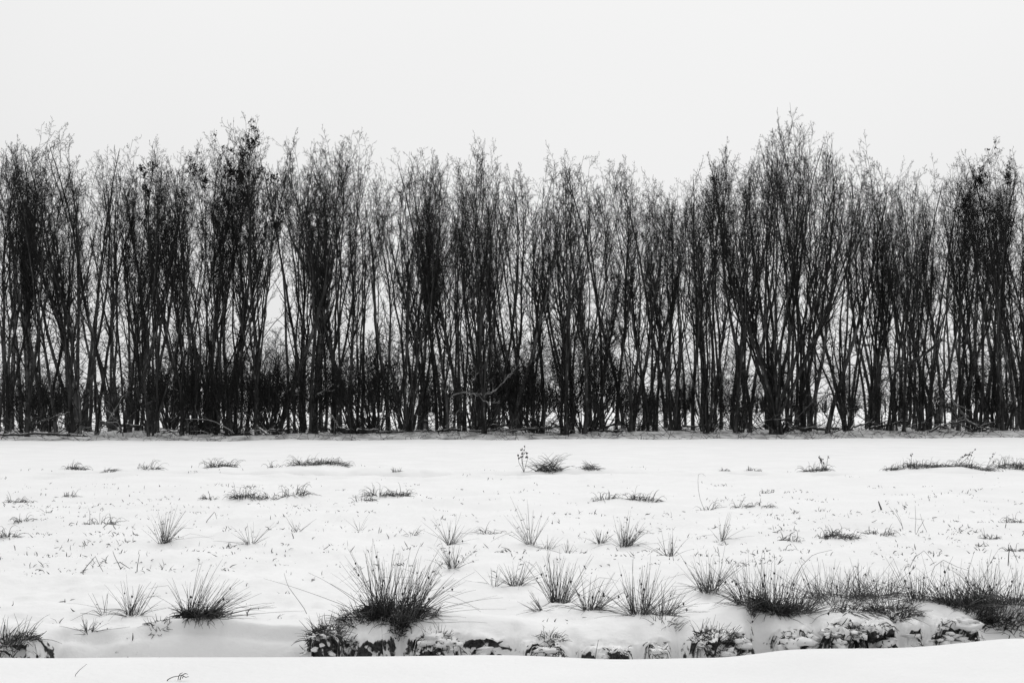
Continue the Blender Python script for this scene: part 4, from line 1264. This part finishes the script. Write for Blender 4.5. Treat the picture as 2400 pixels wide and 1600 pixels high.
stalk("leaning_stem", 2145, 1246, [[(0, 0), (0, 30), (-1, 62)], [(4, 0), (22, 28), (-12, 32)], [(28, -4), (16, 24), (12, 42)]], "crossed thin stems above the right end of the long thicket", "stem", 0.002, 0, 14, M_RUSH_PALE)
stalk("leaning_stem", 176, 1581, [[(0, 0), (12, 14), (29, 28)]], "thin stem poking out of the near snow at the bottom left", "stem", 0.0018, 0, 15, M_RUSH_PALE)
stalk("fallen_twig", 388, 1594, [[(0, 0), (14, 8), (30, 10), (46, 16)], [(34, 10), (46, 18), (52, 15)], [(30, 10), (36, 18), (41, 20)], [(40, 14), (48, 9), (56, 11)]], "small dark fallen twig lying on the near snow at the bottom", "twig", 0.0024, 0, 16)
stalk("bent_stem", 1394, 1533, [[(0, 0), (3, 30), (8, 58)]], "pale thin stem standing in the ditch below the centre trio", "stem", 0.0022, 0, 17, M_RUSH_PALE)
stalk("bent_stem", 2362, 1325, [[(0, 0), (2, 30), (6, 48), (16, 26), (26, 6)]], "bent stem like a narrow upturned V near the right edge", "stem", 0.0035, 0, 18)
stalk("bent_stem", 2130, 1330, [[(0, 0), (16, 26), (36, 40), (52, 22), (60, 8)]], "angular bent stem rising over the long thicket", "stem", 0.002, 0, 19)
stalk("bent_stem", 2180, 1350, [[(0, 0), (12, 24), (32, 38), (64, 22), (90, 14)]], "long bent stem rising over the right end of the long thicket", "stem", 0.002, 0, 20)
stalk("arching_stem", 1855, 1370, [[(0, 0), (22, 40), (52, 70), (95, 80)]], "long arching stem above the big spreading tuft", "stem", 0.002, 0, 21)

# specks: countless small leaf tips and grass bits in the snow
def stubble():
    rng = np.random.default_rng(99)
    parts = []
    # cluster centres, denser on the left, along the rough middle field
    nc = 1360
    py = np.concatenate([rng.uniform(1135, 1345, 1200), rng.uniform(1095, 1120, 90), rng.uniform(1345, 1505, 70)])
    px = rng.uniform(-30, 2430, nc)
    keep = rng.random(nc) < np.where(px < 700, 1.0, np.where(px > 1750, 0.8, 0.65))
    py, px = py[keep], px[keep]
    cnt = rng.integers(1, 14, len(px))
    x0, d = ground_at(px, py)
    sx = rng.choice([0.003, 0.005, 0.010], len(px)) * d
    lf = rng.choice([0.6, 1, 1.4], len(px))
    x0, d, sx, lf = (np.repeat(v, cnt) for v in (x0, d, sx, lf))
    m = len(x0)
    x = x0 + rng.normal(size=m) * sx
    y = d + rng.normal(size=m) * sx * 1.2
    ok = y - lip_y(x) > 0.95
    x, y, d, lf = x[ok], y[ok], d[ok], lf[ok]
    m = len(x)
    p = np.stack([x, y, hgt(x, y) - 0.01], axis=-1)
    az = rng.random(m) * 6.28; el = rng.uniform(0.05, 1.2, m)
    dv = np.stack([np.cos(az) * np.cos(el), np.sin(az) * np.cos(el), np.sin(el)], axis=-1)
    parts.append((polyline(p, dv, rng.uniform(0.01, 0.075, m) * lf, 3, 0.3, -0.25, rng),
                  (rng.uniform(0.0012, 0.0065, m) ** 1.0 * (0.6 + d / 40))[:, None] * np.array([0.7, 1.0, 0.25])[None]))
    P = np.concatenate([a for a, b in parts]); R = np.concatenate([b for a, b in parts])
    v, f = tubes(P, R, 3)
    o = link("grass_stubble", mesh_np("grass_stubble", v, [f], M_THATCH))
    tag(o, "tiny dark grass tips and leaves poking through the snow", "grass", None, "stuff")
stubble()

# dead leaves and root ends hanging on the bare ditch bank
def bank_litter():
    rng = np.random.default_rng(123)
    n = 8000
    x = rng.uniform(-4.4, 4.4, n)
    keep = rng.random(n) < bare(x) ** 1.5
    x = x[keep]; n = len(x)
    s = rng.normal(0.62, 0.07, n)
    y = lip_y(x) + s
    z = hgt(x, y) + 0.01
    p = np.stack([x, y, z], axis=-1)
    az = rng.normal(-1.57, 1.0, n); el = rng.uniform(-0.7, 0.8, n)
    dv = np.stack([np.cos(az) * np.cos(el), np.sin(az) * np.cos(el), np.sin(el)], axis=-1)
    P = polyline(p, dv, rng.uniform(0.012, 0.085, n), 4, 0.3, -0.3, rng)
    R = rng.uniform(0.0012, 0.0055, n)[:, None] * np.array([0.7, 1.0, 0.8, 0.25])[None]
    v, f = tubes(P, R, 3)
    o = link("bank_leaves", mesh_np("bank_leaves", v, [f], M_RUSH))
    tag(o, "black dead leaves and root ends on the bare ditch bank", "leaves", None, "stuff")
bank_litter()

# lumps of snow that slid onto the bare bank
def snow_clods():
    rng = np.random.default_rng(321)
    n = 1500
    x = rng.uniform(-4.4, 4.4, n)
    x = x[rng.random(n) < 0.25 + 0.75 * bare(x)]; n = len(x)
    sv = rng.normal(0.60, 0.07, n)
    y = lip_y(x) + sv
    c = np.stack([x, y, hgt(x, y) + 0.0], axis=-1)
    # 18-vertex lump: 3 rings of 5 and two poles
    ring = []
    for lat in (-0.7, 0.0, 0.7):
        for k in range(6):
            a = k * math.pi / 3 + lat
            ring.append((math.cos(a) * math.cos(lat), math.sin(a) * math.cos(lat), math.sin(lat)))
    base = np.array(ring + [(0, 0, -1), (0, 0, 1)])
    q = [(r * 6 + k, r * 6 + (k + 1) % 6, r * 6 + 6 + (k + 1) % 6, r * 6 + 6 + k) for r in range(2) for k in range(6)]
    t = [(18, (k + 1) % 6, k) for k in range(6)] + [(19, 12 + k, 12 + (k + 1) % 6) for k in range(6)]
    sz = rng.gamma(2.2, 0.009, n)[:, None, None] + 0.006
    sc = np.stack([rng.uniform(0.9, 1.9, n), rng.uniform(0.8, 1.3, n), rng.uniform(0.5, 0.9, n)], axis=-1)[:, None, :]
    V = base[None] * (1 + 0.35 * rng.normal(size=(n, 20, 1))) * sz * sc + c[:, None, :]
    q = (np.arange(n)[:, None, None] * 20 + np.array(q)[None]).reshape(-1, 4)
    t = (np.arange(n)[:, None, None] * 20 + np.array(t)[None]).reshape(-1, 3)
    o = link("snow_clods", mesh_np("snow_clods", V.reshape(-1, 3), [q, t], M_CLOD, True))
    tag(o, "small lumps of snow on the bare ditch bank", "snow", None, "stuff")
M_CLOD, _nt, _b = new_mat("clod_snow", 0.7, 0.2)
_n = noise_node(_nt, 20.0, 3.0)
_r = ramp(_nt, _n.outputs["Fac"], [(0.3, 0.78), (0.7, 0.88)])
_nt.links.new(_r.outputs[0], _b.inputs["Base Color"])
snow_clods()
